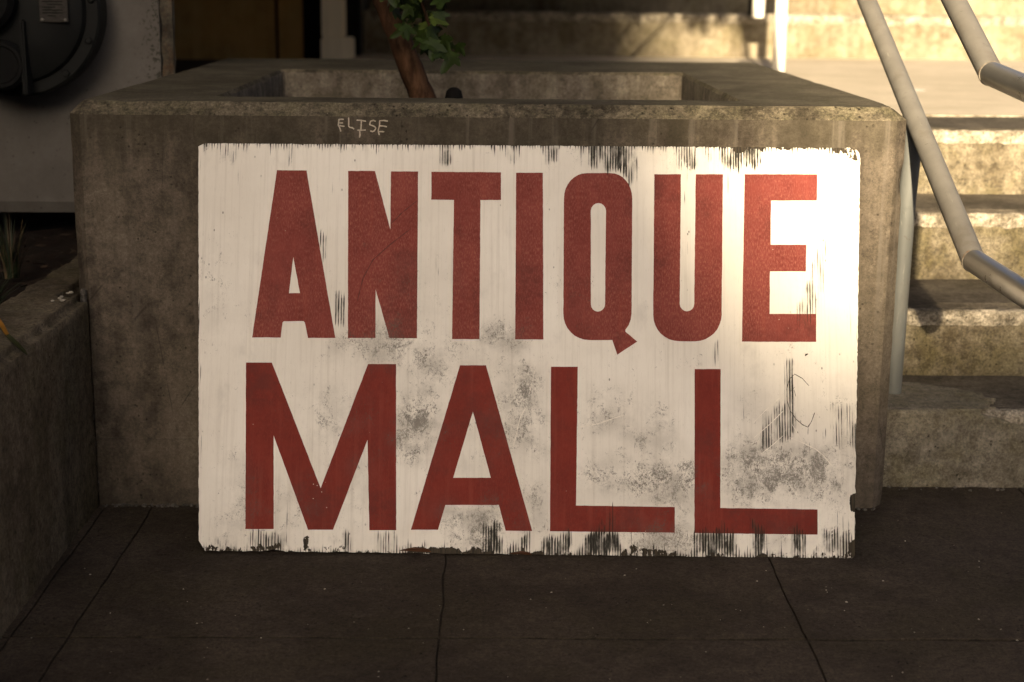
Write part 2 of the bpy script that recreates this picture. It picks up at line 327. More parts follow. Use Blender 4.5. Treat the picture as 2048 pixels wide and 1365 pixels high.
M = {}
M['planter'] = concrete('planter_concrete', (.044, .0345, .0255), (.136, .112, .085), (.088, .074, .042), .15, 4.4, .46, .75, pits=.5, bump=.7, stain=planter_stain)
M['rim_grit'] = concrete('rim_aggregate', (.040, .033, .022), (.145, .122, .085), (.09, .085, .042), .3, 9, 0, 1.25, .9, 1.0, 1.0)
M['rim_top'] = concrete('rim_top', (.062, .052, .034), (.118, .101, .070), (.068, .064, .034), .3, 6, 0, .8, .6, .5, .6)
M['low_wall'] = concrete('low_wall_concrete', (.062, .048, .030), (.140, .114, .078), (.074, .066, .033), .4, 4, .3, 1.1, .8, 1.0, .4)
M['slab'] = concrete('pavement_concrete', (.028, .0205, .0142), (.056, .043, .031), (.040, .032, .016), .4, 3.2, 0, 1.1, .7, 1.0, .75)
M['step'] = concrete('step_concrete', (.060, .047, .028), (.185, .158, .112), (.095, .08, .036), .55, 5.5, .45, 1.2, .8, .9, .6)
M['upper_step'] = concrete('upper_step_concrete', (.11, .09, .058), (.25, .215, .155), (.13, .11, .055), .4, 4.0, .4, .6, .4, .6, .4)  # paler than the front steps: hotter sun put into the colour
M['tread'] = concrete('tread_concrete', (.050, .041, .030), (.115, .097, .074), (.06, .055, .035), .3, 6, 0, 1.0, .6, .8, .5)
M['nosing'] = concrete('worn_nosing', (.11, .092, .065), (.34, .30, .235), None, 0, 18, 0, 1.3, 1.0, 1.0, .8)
M['landing'] = concrete('landing_concrete', (.42, .365, .28), (.52, .455, .36), None, 0, 2, 0, .2, .3, .3, .2)  # extra sunlight put into the colour, since low sun leaves it dim
M['patch'] = concrete('repair_mortar', (.115, .10, .072), (.20, .178, .14), (.12, .105, .055),   .5, 7, .2, .95, .9, .9, .5)
M['mortar'] = concrete('crumbly_mortar', (.05, .045, .038), (.13, .12, .105), None, 0, 30, 0, .6, .6, .9, .8)
def mould_stain(t, col):
    x = t.axis(0)
    near = t.ramp(x, -.93, -.825)
    sp = t.noise(120, 4, .7)
    m1 = t.ramp(sp, t.math('MULTIPLY_ADD', near, -.20, .72), t.math('MULTIPLY_ADD', near, -.20, .77))
    return t.mix(t.math('MULTIPLY', m1, t.math('MULTIPLY', near, .85)), col, (.03, .028, .02))
M['white_wall'] = concrete('stained_white_paint', (.105, .096, .086), (.150, .138, .124), (.09, .078, .064), .25, 1.6, .2, .10, .8, .15, .05, stain=mould_stain)
M['mouldy'] = concrete('mouldy_wall_end', (.035, .030, .022), (.11, .095, .07), (.10, .045, .015), .5, 14, .2, .5, .6, .8, .3)
M['ply'] = concrete('brown_plywood', (.20, .125, .045), (.32, .215, .085), (.40, .21, .06), .4, 1.6, .5, .15, .2, .1, .0)
M['soil'] = concrete('dark_soil', (.010, .007, .005), (.022, .015, .010), (.03, .012, .006), .3, 18, 0, .9, .3, 1.0, .25)
M['joint'] = concrete('joint_dirt', (.016, .0125, .009), (.038, .030, .022), None, 0, 20, 0, .9, .3, .5, .4)
M['asphalt'] = concrete('asphalt', (.035, .034, .033), (.06, .058, .055), None, 0, 1.2, 0, .5, .2, .5, .3)
M['building'] = concrete('dark_stucco', (.10, .09, .08), (.15, .14, .12), None, 0, .8, .2, .1, .1, .2, 0)

def simple(name, base, var=.25, scale=30, rough=.6, metal=0, spec=.4, stretch=(1, 1, 1), bump=.1, second=None, amt=.5, fine=220):
    t = NT(name)
    n1, n2 = t.noise(scale, 6, .6, stretch), t.noise(fine, 3, .6, stretch)
    col = t.mix(t.ramp(n1, .3, .7), tuple(c * (1 - var) for c in base), tuple(min(1, c * (1 + var)) for c in base))
    if second:
        col = t.mix(t.math('MULTIPLY', t.ramp(t.noise(scale * .6, 5, .65, stretch, (4, 2, 7)), .52, .66), amt), col, second)
    if name.startswith(('weathered_galv', 'grey_painted')):
        k1 = t.ramp(t.noise(55, 5, .75, dist=1.5, loc=(3, 3, 3)), .60, .68)
        col = t.mix(t.math('MULTIPLY', k1, .5), col, (.07, .06, .048))
        k2 = t.ramp(t.noise(1, 4, .7, stretch=(160, 14, 14)), .62, .72)
        col = t.mix(t.math('MULTIPLY', k2, .45), col, (.30, .285, .25))
    t.bump(t.math('ADD', n1, n2), bump, .001)
    return t.out(col, t.math('MULTIPLY_ADD', n1, .3, rough - .15), metal, spec)

M['galv'] = simple('weathered_galvanised_pipe', (.165, .155, .138), .10, 25, .5, .2, .4, (1, 1, 1), .04, (.12, .102, .08), .4)
M['bright'] = simple('polished_pipe', (.30, .29, .27), .08, 30, .33, .75, .5, (1, 1, 1), .015)
M['weld'] = simple('rusty_weld', (.23, .20, .16), .3, 90, .7, .1, .3, (1, 1, 1), .5, (.20, .10, .045), .7)
M['post_grey'] = simple('grey_painted_pipe', (.115, .12, .115), .14, 14, .55, 0, .4, (1, 1, .3), .08, (.18, .16, .13), .35)
M['white_metal'] = simple('white_pipe', (.74, .70, .62), .08, 10, .5, 0, .4)
M['white_wood'] = simple('off_white_post', (.78, .69, .52), .06, 6, .6, 0, .3, (4, 4, .6))
M['meter'] = simple('dark_grey_enamel', (.0085, .009, .0085), .2, 12, .6, .0, .15)
M['meter_black'] = simple('black_casting', (.004, .004, .004), .2, 20, .6, .0, .12)
M['plate'] = simple('aluminium_plate', (.035, .031, .027), .5, 60, .5, .6, .4, (1, 1, 8))
M['bark'] = simple('reddish_bark', (.046, .022, .011), .6, 40, .85, 0, .15, (1, 1, .3), 1.0, (.12, .065, .035), .8)
M['leaf'] = simple('maple_leaf', (.020, .035, .005), .4, 26, .55, 0, .22, (1, 1, 1), .15)
M['leaf_light'] = simple('young_leaf', (.05, .072, .010), .3, 26, .55, 0, .22, (1, 1, 1), .15)
M['blade'] = simple('grass_blade', (.014, .022, .007), .35, 18, .6)
M['straw'] = simple('dry_stem', (.10, .07, .036), .3, 18, .7)
M['dead_leaf'] = simple('fallen_leaf', (.04, .024, .013), .5, 40, .8)
M['orange'] = simple('orange_leaf', (.22, .10, .012), .3, 30, .5)
M['dark_leaf'] = simple('dark_leaf', (.025, .028, .010), .3, 30, .5)
M['black'] = simple('black_plastic', (.005, .0045, .004), .2, 30, .8, 0, .1)
M['chalk'] = simple('white_paint_marker', (.48, .43, .34), .15, 160, .8, 0, .2, (1, 1, 1), .1, (.30, .26, .19), .5)
M['splinter'] = simple('wood_splinter', (.10, .045, .022), .4, 50, .8, 0, .2, (.3, 1, 1), .4)
M['litter'] = simple('pale_grit', (.30, .27, .22), .5, 60, .8)
M['roof'] = simple('roof_shingle', (.06, .055, .05), .3, 4, .9)

def sign_paint(name, red, fade=0.0):
    t = NT(name)
    S, G, B = t.attr('wear')
    # paint
    if red:
        tex = t.noise(1, 5, .65, stretch=(480, 150, 1))
        blot = t.noise(15, 7, .72, stretch=(1.2, .8, 1))
        col = t.mix(t.ramp(blot, .30, .72), (.150, .018, .0115) if fade < .5 else (.160, .027, .021), (.200, .026, .016) if fade < .5 else (.222, .046, .036))
        worn = t.math('MULTIPLY', t.ramp(tex, .42, .72), t.ramp(t.noise(5, 4, .6, loc=(9, 1, 0)), .30, .62, .25, 1.0))
        col = t.mix(t.math('MULTIPLY', worn, fade), col, (.35, .12, .085) if fade > .5 else (.26, .05, .034))
        col = t.mix(t.math('MULTIPLY', t.ramp(t.noise(22, 5, .7, loc=(2, 2, 0)), .56, .74), .4), col, (.13, .030, .022))
        wv_ = t.noise(1, 4, .6, stretch=(90, 5, 1), loc=(1, 4, 0))
        col = t.mix(t.math('MULTIPLY', t.ramp(wv_, .50, .72), .30), col, (.28, .062, .040))
        col = t.mix(t.math('MULTIPLY', t.ramp(t.noise(7, 6, .7, loc=(5, 5, 0)), .50, .68), .6), col, (.100, .023, .018))
        sp = t.math('MULTIPLY', t.ramp(t.vor(95), .11, .05), t.ramp(t.noise(14, 2, loc=(1, 6, 0)), .62, .70))
        col = t.mix(sp, col, (.6, .55, .45))
        ro = .6
    else:
        a = t.noise(3.2, 6, .6)
        col = t.mix(t.ramp(a, .32, .68), (.755, .71, .63), (.86, .82, .74))
        br = t.noise(1, 4, .6, stretch=(150, 3, 1))
        col = t.mix(t.math('MULTIPLY', t.ramp(br, .48, .70), .22), col, (.50, .45, .38))
        sm = t.noise(7, 6, .65, stretch=(1.6, 1, 1), loc=(3, 1, 0))
        col = t.mix(t.math('MULTIPLY', t.ramp(sm, .56, .74), .35), col, (.47, .44, .40))
        dr = t.noise(1, 5, .65, stretch=(60, 2.2, 1), loc=(2, 7, 0))
        col = t.mix(t.math('MULTIPLY', t.ramp(dr, .54, .76), .30), col, (.40, .355, .285))
        spk = t.math('MULTIPLY', t.ramp(t.vor(55, (1, .55, 1)), .10, .04), t.ramp(t.noise(11, 3, .6, loc=(3, 3, 0)), .52, .60))
        col = t.mix(t.math('MULTIPLY', spk, .75), col, (.10, .085, .065))
        thr = t.noise(1, 3, .6, stretch=(420, 55, 1), loc=(0, 3, 0))
        col = t.mix(t.math('MULTIPLY', t.ramp(thr, .55, .75), .16), col, (.40, .36, .30))
        ro = .55
    # scuffs: fine grey speckle
    sc_ = t.math('ADD', t.math('MULTIPLY', t.noise(240, 5, .75, stretch=(1.25, .9, 1), dist=1.2), .55), t.math('MULTIPLY', t.noise(30, 6, .7, stretch=(1.3, 1, 1), loc=(6, 2, 0), dist=.8), .45))
    th = t.math('MULTIPLY_ADD', G, -.165, .605)
    m1 = t.ramp(sc_, th, t.math('ADD', th, .11))
    col = t.mix(t.math('MULTIPLY', m1, .62 if red else .82), col, (.085, .074, .058))
    # faint soft grime under the scuffs
    smu = t.math('MULTIPLY', t.ramp(G, .05, .95), t.ramp(t.noise(16, 6, .68, loc=(8, 1, 0)), .34, .66))
    col = t.mix(t.math('MULTIPLY', smu, .30 if red else .62), col, (.16, .10, .085) if red else (.29, .27, .235))
    # black grain cracks
    gr = t.noise(1, 3, .65, stretch=(300, 8, 1))
    g2 = t.noise(1, 2, .5, stretch=(120, 20, 1), loc=(5, 5, 0))
    gg = t.math('MULTIPLY_ADD', t.math('SUBTRACT', g2, .5), .30, gr)
    wv = t.math('MULTIPLY_ADD', t.math('SINE', t.math('MULTIPLY', t.math('MULTIPLY_ADD', t.noise(1, 2, .5, stretch=(5, .35, 1)), .012, t.axis(0)), 1240.0)), .12, gg)
    th2 = t.math('MULTIPLY_ADD', S, -.51, .865)
    m2 = t.ramp(wv, th2, t.math('ADD', th2, .12))
    m2 = t.math('MULTIPLY', m2, t.ramp(t.noise(60, 4, .65, stretch=(1.5, .5, 1), loc=(1, 9, 0)), .30, .54, .6, 1.0))
    smg = t.math('MULTIPLY', t.ramp(S, .35, 1.15), t.ramp(t.noise(38, 6, .7, stretch=(1.6, .6, 1), loc=(4, 4, 0)), .36, .62))
    col = t.mix(t.math('MULTIPLY', smg, .55 if red else .80), col, (.060, .052, .034))
    col = t.mix(t.math('MULTIPLY', m2, .60 if red else .97), col, (.014, .012, .008))
    # bare, rotten wood along chipped edges
    bn = t.noise(70, 6, .7, stretch=(1.5, .7, 1))
    th3 = t.math('MULTIPLY_ADD', B, -.62, .98)
    m3 = t.ramp(bn, th3, t.math('ADD', th3, .04))
    wood = t.mix(t.ramp(t.noise(1, 4, .6, stretch=(200, 9, 1)), .35, .65), (.018, .014, .009), (.055, .042, .026))
    col = t.mix(m3, col, wood)
    h = t.math('ADD', t.math('MULTIPLY', t.math('MAXIMUM', m2, m3), -1.0), t.math('MULTIPLY', t.noise(1, 3, .6, stretch=(420, 30, 1)), .25))
    t.bump(h, .35, .0012)
    return t.out(col, ro, 0, .12)

M['sign_white'] = sign_paint('weathered_white_paint', False)
M['sign_red_faded'] = sign_paint('faded_red_paint', True, .85)
M['sign_red'] = sign_paint('deep_red_paint', True, .34)
M['sign_edge'] = simple('rotten_plywood_edge', (.045, .034, .022), .4, 60, .9, 0, .2, (1, 8, 1), .6)
# ------------------------------------------------------------------ ground
g = MB()
g.box(-300, 300, -300, 300, -.60, -.16)
tag(g.build('ground', M['asphalt']), kind='structure')
pav = MB()
pav.box(-3.0, 4.2, -3.3, 1.6, -.155, -.0048)
pav = tag(pav.build('pavement', M['joint']), kind='structure')

def slab(x0, x1, y0, y1):
    gap = .0019
    x0, x1, y0, y1 = x0 + gap * .8, x1 - gap * .8, y0 + gap * 2, y1 - gap * 2
    poly = []
    def edge(ax, ay, bx_, by):
        n = max(2, int(math.hypot(bx_ - ax, by - ay) / .03))
        for i in range(n):
            k = i / n
            x, y = ax + (bx_ - ax) * k, ay + (by - ay) * k
            d = noise.fractal(Vector((x * 9, y * 9, 3.3)), 1, 2, 3) * .0042
            poly.append((x + (d if ay != by else 0), y + (d if ax != bx_ else 0)))
    edge(x0, y0, x1, y0); edge(x1, y0, x1, y1); edge(x1, y1, x0, y1); edge(x0, y1, x0, y0)
    m = MB()
    n = len(poly)
    cx, cy = (x0 + x1) / 2, (y0 + y1) / 2
    tilt = (random.uniform(-1, 1) * .002, random.uniform(-1, 1) * .002)
    def ring(ins, z):
        out = []
        for x, y in poly:
            out.append((x + math.copysign(min(ins, abs(cx - x)), cx - x), y + math.copysign(min(ins, abs(cy - y)), cy - y), z + (x - cx) * tilt[0] + (y - cy) * tilt[1]))
        return out
    vs = ring(0, -.02) + ring(0, -.0012) + ring(.0008, -.0002)
    fs = [(k * n + i, k * n + (i + 1) % n, (k + 1) * n + (i + 1) % n, (k + 1) * n + i) for k in range(2) for i in range(n)]
    fs.append(tuple(range(2 * n, 3 * n)))
    m.add(vs, fs)
    o = m.build('slab', [M['slab'], M['joint']], None)
    for f in o.data.polygons:
        f.material_index = 1 if abs(f.normal.z) < .3 else 0
    o.parent = pav
    return o
xs = [-2.95, -2.3, -1.36, -.765, -.672, -.081, .512, 1.11, 1.70, 2.30, 2.95, 4.15]
ys = [-3.28, -2.44, -1.84, -1.24, -.645, .0]
for i in range(len(xs) - 1):
    for j in range(len(ys) - 1):
        y1 = ys[j + 1]
        if j == len(ys) - 2 and xs[i] > .5:
            y1 = .17
        slab(xs[i], xs[i + 1], ys[j], y1)
k = MB(); k.box(-300, 300, -3.46, -3.31, -.158, -.004)
tag(k.build('kerb', M['slab'], bevel=.012), kind='structure')
# pale grit scattered over the pavement
lit = MB()
for i in range(150):
    x, y = random.uniform(-.75, 1.2), random.uniform(-1.0, -.02)
    if -.56 < x < .69 and y > -.3:
        y -= .32
    s = random.choice((.0008, .001, .0012, .0016, .0024)) * random.uniform(.7, 1.3)
    a = random.uniform(0, 6.28)
    e = random.uniform(.4, 1)
    c_, s_ = math.cos(a) * s, math.sin(a) * s
    lit.add([(x + c_, y + s_, .0005), (x - s_ * e, y + c_ * e, .0005), (x - c_, y - s_, .0005), (x + s_ * e, y - c_ * e, .0005), (x, y, .0005 + s * .6)],
            [(0, 1, 4), (1, 2, 4), (2, 3, 4), (3, 0, 4)])
o = lit.build('litter', M['litter'])
tag(o, 'tiny pale chips of grit scattered over the dark pavement', 'litter', kind='stuff')
# ------------------------------------------------------------------ planter
XL, XR, H, CH = -.8057, .7956, .80, .0246
PB = 1.72
pl = thing('planter', (0, .8, 0), 'square raised concrete planter with a sloping rim edge, sign leaning on its front', 'planter')
def octo(x0, x1, y0, y1, c, z):
    return [(x0 + c, y0, z), (x1 - c, y0, z), (x1, y0 + c, z), (x1, y1 - c, z), (x1 - c, y1, z), (x0 + c, y1, z), (x0, y1 - c, z), (x0, y0 + c, z)]
IX0, IX1, IY0, IY1 = -.550, .497, .156, 1.13
loops = [octo(XL, XR, 0, PB, CH, -.02), octo(XL, XR, 0, PB, CH, H - CH), octo(XL + CH, XR - CH, CH, PB - CH, .004, H),
         octo(IX0, IX1, IY0, IY1, .006, H), octo(IX0 + .006, IX1 - .006, IY0 + .006, IY1 - .006, .006, H - .008), octo(IX0 + .006, IX1 - .006, IY0 + .006, IY1 - .006, .006, .42)]
m = MB()
vs = [p for l in loops for p in l]
fs = [(a * 8 + i, a * 8 + (i + 1) % 8, (a + 1) * 8 + (i + 1) % 8, (a + 1) * 8 + i) for a in range(5) for i in range(8)]
m.add(vs, fs)
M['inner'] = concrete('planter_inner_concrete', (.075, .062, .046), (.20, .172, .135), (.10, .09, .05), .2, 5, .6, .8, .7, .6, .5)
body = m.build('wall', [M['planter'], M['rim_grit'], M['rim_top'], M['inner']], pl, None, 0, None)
bm = bmesh.new(); bm.from_mesh(body.data)
slice_grid(bm, .016, (0,)); slice_grid(bm, .02, (2,)); slice_grid(bm, .06, (1,))
bm.normal_update()
for f in bm.faces:
    c = f.calc_center_median()
    if .35 < f.normal.z < .95 and c.z > H - CH - .001:
        f.material_index = 1
    elif f.normal.z > .95:
        f.material_index = 2
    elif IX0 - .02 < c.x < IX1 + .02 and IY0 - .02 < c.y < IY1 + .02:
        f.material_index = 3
co0 = {v.index: v.co.copy() for v in bm.verts}
for v in bm.verts:
    sharp = max([e.calc_face_angle(0) for e in v.link_edges if len(e.link_faces) == 2] or [0])
    d = noise.fractal(v.co * 7, 1, 2, 4) * .0007
    if sharp > .3:
        c_ = noise.fractal(v.co * 45, 1, 2, 4)
        d += -.0005 + min(0, c_) * .0022
        big = noise.noise(v.co * 13 + Vector((4, 4, 4)))
        if big > .52:
            d -= (big - .52) * .022
    v.co += v.normal * d
bm.to_mesh(body.data); bm.free()
for p in body.data.polygons:
    p.use_smooth = True
body.data.set_sharp_from_angle(angle=R(28))
# formwork line: a thin raised fin across the front
fin = MB()
prev = None
n = 70
for i in range(n + 1):
    x = -.775 + .255 * i / n
    z = .139 - .004 * i / n + noise.noise(Vector((x * 30, 0, 0))) * .0012
    if prev:
        a, b = prev, (x, z)
        t0 = .0008 + .0008 * noise.noise(Vector((x * 80, 1, 0)))
        fin.add([(a[0], -.0002, a[1] - .0012), (b[0], -.0002, b[1] - .0012), (b[0], -.0012 - t0, b[1]), (a[0], -.0012 - t0, a[1]), (b[0], -.0002, b[1] + .0012), (a[0], -.0002, a[1] + .0012)], [(0, 1, 2, 3), (3, 2, 4, 5)])
    prev = (x, z)
fin.build('formwork_line', M['planter'], pl)
# painted scribble
gm = MB()
for si, st in enumerate(GRAFFITI):
    # resample
    pts = []
    for i in range(len(st) - 1):
        for kq in range(6):
            q = kq / 6
            pts.append((st[i][0] + (st[i + 1][0] - st[i][0]) * q, st[i][1] + (st[i + 1][1] - st[i][1]) * q))
    pts.append(st[-1])
    L_, R__ = [], []
    for i, (x, z) in enumerate(pts):
        a, b = pts[max(i - 1, 0)], pts[min(i + 1, len(pts) - 1)]
        dx, dz = b[0] - a[0], b[1] - a[1]
        l = math.hypot(dx, dz) or 1
        wd = .00125 * (1 + .45 * noise.noise(Vector((x * 400, z * 400, si))))
        if i in (0, len(pts) - 1):
            wd *= .7
        L_.append((x - dz / l * wd, -.0022, z + dx / l * wd)); R__.append((x + dz / l * wd, -.0022, z - dx / l * wd))
    n = len(pts)
    y2 = -.0016
    gm.add(L_ + R__, [(i, i + 1, n + i + 1, n + i) for i in range(n - 1)])
gm.build('graffiti', M['chalk'], pl)
s = MB(); s.box(IX0 - .01, IX1 + .01, IY0 - .01, IY1 + .01, .50, .60)
s.build('soil', M['soil'], pl, rough=(.07, .02, 9))
# ------------------------------------------------------------------ sign
X_, Y_ = Vector(SIGN_X), Vector(SIGN_Y)
Z_ = X_.cross(Y_)
sg = bpy.data.objects.new('sign', None)
C.objects.link(sg)
org = Vector(SIGN_ORG)
sg.matrix_world = Matrix(((X_.x, Y_.x, Z_.x, org.x), (X_.y, Y_.y, Z_.y, org.y), (X_.z, Y_.z, Z_.z, org.z), (0, 0, 0, 1)))
tag(sg, 'weathered white plywood sign lettered ANTIQUE MALL in red, leaning on concrete planter', 'sign')

def soft(b, u, v, s=.007, sv=None):
    def side(x, a, c, s):
        if x < a - s or x > c + s:
            return 0
        k = min((x - a + s) / (2 * s), (c + s - x) / (2 * s), 1)
        return k * k * (3 - 2 * k)
    return side(u, b[0], b[2], s) * side(v, b[1], b[3], sv or s) * b[4]

(TLx, TLy), (TRx, TRy), (BRx, BRy), (BLx, BLy) = SIGN_CORNERS
def wear(u, v):
    wob = noise.noise_vector(Vector((u * 45, v * 22, 1.7)))
    uu, vv = u + wob.x * .004, v + wob.y * .012
    col_ = noise.noise(Vector((u * 260, 3.3, 0))) * .016 + noise.noise(Vector((u * 70, 8.3, 0))) * .012
    S = max([soft(b, u + wob.x * .007, v + col_ + wob.y * .008, .008, .014) for b in STREAK] or [0])
    w2 = noise.noise_vector(Vector((u * 16, v * 16, 5.1)))
    G = min(1.1, max([soft(b, u + w2.x * .035, v + w2.y * .035, .042) for b in SCUFF] or [0]) + .22 * max(0, 1 - v / .55) + .42 * max(0, noise.noise(Vector((u * 6, v * 6, 9)))))
    B = max([soft(b, uu, vv, .006) for b in BARE] or [0])
    k = (v - BLy) / (TLy - BLy)
    left, right = BLx + (TLx - BLx) * k, BRx + (TRx - BRx) * k
    e = min(u - left, right - u, TLy - v, (v - BLy) * .8)
    B = max(B, .62 * max(0, 1 - e / .006))
    nz = .5 + 1.1 * noise.noise(Vector((u * 55, 2, 7))) + .6 * noise.noise(Vector((u * 210, 4, 7)))
    S = max(S, (.55 + .4 * nz) * max(0, 1 - (v - BLy) / (.012 + .03 * max(0, nz))), (.5 + .4 * nz) * max(0, 1 - (TLy - v) / (.006 + .035 * max(0, nz))))
    nb = .45 + .9 * noise.noise(Vector((u * 22, 6, 1))) + .5 * noise.noise(Vector((u * 90, 1, 1)))
    B = max(B, min(1, max(0, nb) + .25) * max(0, 1 - (v - BLy) / .020))
    S = max(S, .10 + .26 * max(0, noise.noise(Vector((u * 9, v * 5, 12)))), .55 * max(0, 1 - (u - left) / .014))
    return (min(max(S, 0), 1.2), G, B, 1)

def paint_attr(me):
    at = me.color_attributes.new('wear', 'FLOAT_COLOR', 'POINT')
    for i, v in enumerate(me.vertices):
        at.data[i].color = wear(v.co.x, v.co.y)

def jag(a, b, amp, step, seed, amp2=0):
    n = int((Vector(b) - Vector(a)).length / step)
    d = (Vector(b) - Vector(a)).normalized()
    nrm = Vector((d.y, -d.x))
    out = []
    for i in range(n):
        p = Vector(a) + (Vector(b) - Vector(a)) * (i / n)
        k = noise.fractal(Vector((p.x * 90, p.y * 90, seed)), 1, 2, 4) * amp
        c = noise.noise(Vector((p.x * 16, p.y * 16, seed + 4)))
        if c > .42 and amp2:
            k -= (c - .42) * amp2
        out.append(tuple(p + nrm * min(k, .0008)))
    return out
cor = [Vector(c) for c in SIGN_CORNERS]
TL, TR, BR, BL = cor
# walk counter-clockwise: BL -> BR -> TR -> TL
poly = jag(BL + Vector((.012, .004)), BR, .0022, .004, 1.0, .014) + jag(BR + Vector((0, .004)), TR + Vector((0, -.018)), .0012, .004, 2.0, .005)
poly += [tuple(TR + Vector((-.002, -.010))), tuple(TR + Vector((-.007, -.004)))]
poly += jag(TR + Vector((-.018, -.0005)), TL + Vector((.008, 0)), .0012, .004, 3.0, .008) + jag(TL + Vector((0, -.006)), BL + Vector((0, .018)), .0009, .004, 4.0, .003)
TH = .018
bm = bmesh.new()
fv = [bm.verts.new((x, y, 0)) for x, y in poly]
face = bm.faces.new(fv)
bmesh.ops.triangulate(bm, faces=[face])
slice_grid(bm, .0065, (0, 1))
bm.normal_update()
for f in bm.faces:
    if f.normal.z < 0:
        f.normal_flip()
me = bpy.data.meshes.new('paint_face'); bm.to_mesh(me); bm.free()
paint_attr(me)
me.materials.append(M['sign_white'])
pf = bpy.data.objects.new('board', me); C.objects.link(pf); pf.parent = sg
pf['label'] = 'white painted face with black grain cracks'
n = len(poly)
mb = MB()
ins = [(x, y) for x, y in poly]
mb.add([(x, y, -.0002) for x, y in ins] + [(x, y, -TH) for x, y in ins], [tuple(range(n - 1, -1, -1))[::-1] and tuple(n + i for i in range(n - 1, -1, -1))] + [(i, n + i, n + (i + 1) % n, (i + 1) % n) for i in range(n)])
eb = mb.build('core', M['sign_edge']); eb.parent = sg
NAMES = 'ANTIQUEMALL'
for idx, (ch, outer, holes) in enumerate(LETTERS):
    bm = bmesh.new()
    def loop(pts):
        # split long sides so that the brush edge can wobble a little
        res = []
        for i, p in enumerate(pts):
            qn = pts[(i + 1) % len(pts)]
            L = math.hypot(qn[0] - p[0], qn[1] - p[1])
            kk = max(1, int(L / .008))
            for j in range(kk):
                x, y = p[0] + (qn[0] - p[0]) * j / kk, p[1] + (qn[1] - p[1]) * j / kk
                wv_ = noise.noise_vector(Vector((x * 120, y * 120, idx))) * .00045
                res.append(bm.verts.new((x + wv_.x, y + wv_.y, .0005)))
        return [bm.edges.new((res[i], res[(i + 1) % len(res)])) for i in range(len(res))]
    es = loop(outer)
    for h_ in holes:
        es += loop(h_)
    bmesh.ops.triangle_fill(bm, use_beauty=True, use_dissolve=False, edges=es, normal=(0, 0, 1))
    slice_grid(bm, .008, (0, 1))
    bm.normal_update()
    for f in bm.faces:
        if f.normal.z < 0:
            f.normal_flip()
    me = bpy.data.meshes.new('letter'); bm.to_mesh(me); bm.free()
    paint_attr(me)
    me.materials.append(M['sign_red_faded'] if idx < 7 else M['sign_red'])
    lo = bpy.data.objects.new('letter', me); C.objects.link(lo); lo.parent = sg
    row = 'upper' if idx < 7 else 'lower'
    extra = {9: ', first of the pair', 10: ', last of the pair'}.get(idx, '')
    lo['label'] = 'red painted letter %s in the %s word%s' % (ch, row, extra)
# splinters at the foot of the sign
for (u, v, l, hh) in ((-.205, .008, .030, .004), (-.012, .004, .022, .003)):
    sp = MB()
    sp.add([(u - l, v, .001), (u + l, v - .002, .002), (u + l * .8, v + hh, .006), (u - l * .7, v + hh * .8, .007), (u, v + hh * 1.8, .001)], [(0, 1, 2, 3), (3, 2, 4)])
    so = sp.build('splinter', M['splinter']); so.parent = sg
# dark scratched outline (a leaf-like loop) and pale scratches on the board
def scratch(name, pts, wd, mat):
    m = MB()
    P = []
    for i in range(len(pts) - 1):
        for j in range(5):
            k = j / 5
            P.append((pts[i][0] + (pts[i + 1][0] - pts[i][0]) * k, pts[i][1] + (pts[i + 1][1] - pts[i][1]) * k))
    P.append(pts[-1])
    A, B_ = [], []
    for i, (x, y) in enumerate(P):
        a, b = P[max(0, i - 1)], P[min(len(P) - 1, i + 1)]
        l = math.hypot(b[0] - a[0], b[1] - a[1]) or 1
        w_ = wd * max(.15, 1 + 1.0 * noise.noise(Vector((x * 300, y * 300, 2)))) * (0.4 if i in (0, len(P) - 1) else 1)
        nx, ny = -(b[1] - a[1]) / l, (b[0] - a[0]) / l
        A.append((x + nx * w_, y + ny * w_, .0008)); B_.append((x - nx * w_, y - ny * w_, .0008))
    n = len(P)
    m.add(A + B_, [(i, n + i, n + i + 1, i + 1) for i in range(n - 1)])
    o = m.build(name, mat); o.parent = sg
    return o
M['scratch_dark'] = simple('dark_scratch', (.05, .042, .03), .4, 80, .9)
M['scratch_pale'] = simple('pale_scratch', (.80, .75, .66), .1, 80, .7)
M['scratch_red'] = simple('darkened_red_scuff', (.12, .024, .018), .3, 80, .8)
scratch('scratch', [(0.5232, 0.317), (0.5111, 0.3308), (0.4967, 0.339), (0.4865, 0.3291), (0.4816, 0.3106), (0.4823, 0.2891), (0.4873, 0.2707), (0.4978, 0.2555), (0.5099, 0.2449), (0.52, 0.2404), (0.5269, 0.2511), (0.5332, 0.268)], 0.0006, M['scratch_dark'])
scratch('scratch', [(0.5206, 0.2404), (0.5198, 0.2266)], 0.0004, M['scratch_dark'])
scratch('scratch', [(0.4862, 0.3045), (0.4971, 0.3153)], 0.0004, M['scratch_dark'])
scratch('scratch', [(0.4948, 0.3107), (0.4984, 0.2969)], 0.0004, M['scratch_dark'])
scratch('scratch', [(0.4196, 0.2488), (0.4413, 0.2704), (0.4692, 0.2951)], 0.0007, M['scratch_pale'])
scratch('scratch', [(0.4194, 0.2198), (0.4502, 0.246), (0.475, 0.2706)], 0.0007, M['scratch_pale'])
scratch('scratch', [(0.5034, 0.2143), (0.5323, 0.2008), (0.5474, 0.1887), (0.5639, 0.169)], 0.0008, M['scratch_pale'])
scratch('scratch', [(0.4745, 0.2247), (0.4498, 0.2032), (0.4313, 0.1894)], 0.0006, M['scratch_pale'])
scratch('scratch', [(0.49, 0.2463), (0.5095, 0.2128)], 0.0006, M['scratch_pale'])
scratch('scratch', [(0.4836, 0.2218), (0.5141, 0.2098)], 0.0005, M['scratch_pale'])
scratch('scratch', [(0.0949, 0.2372), (0.1301, 0.2436), (0.179, 0.2607)], 0.0007, M['scratch_pale'])
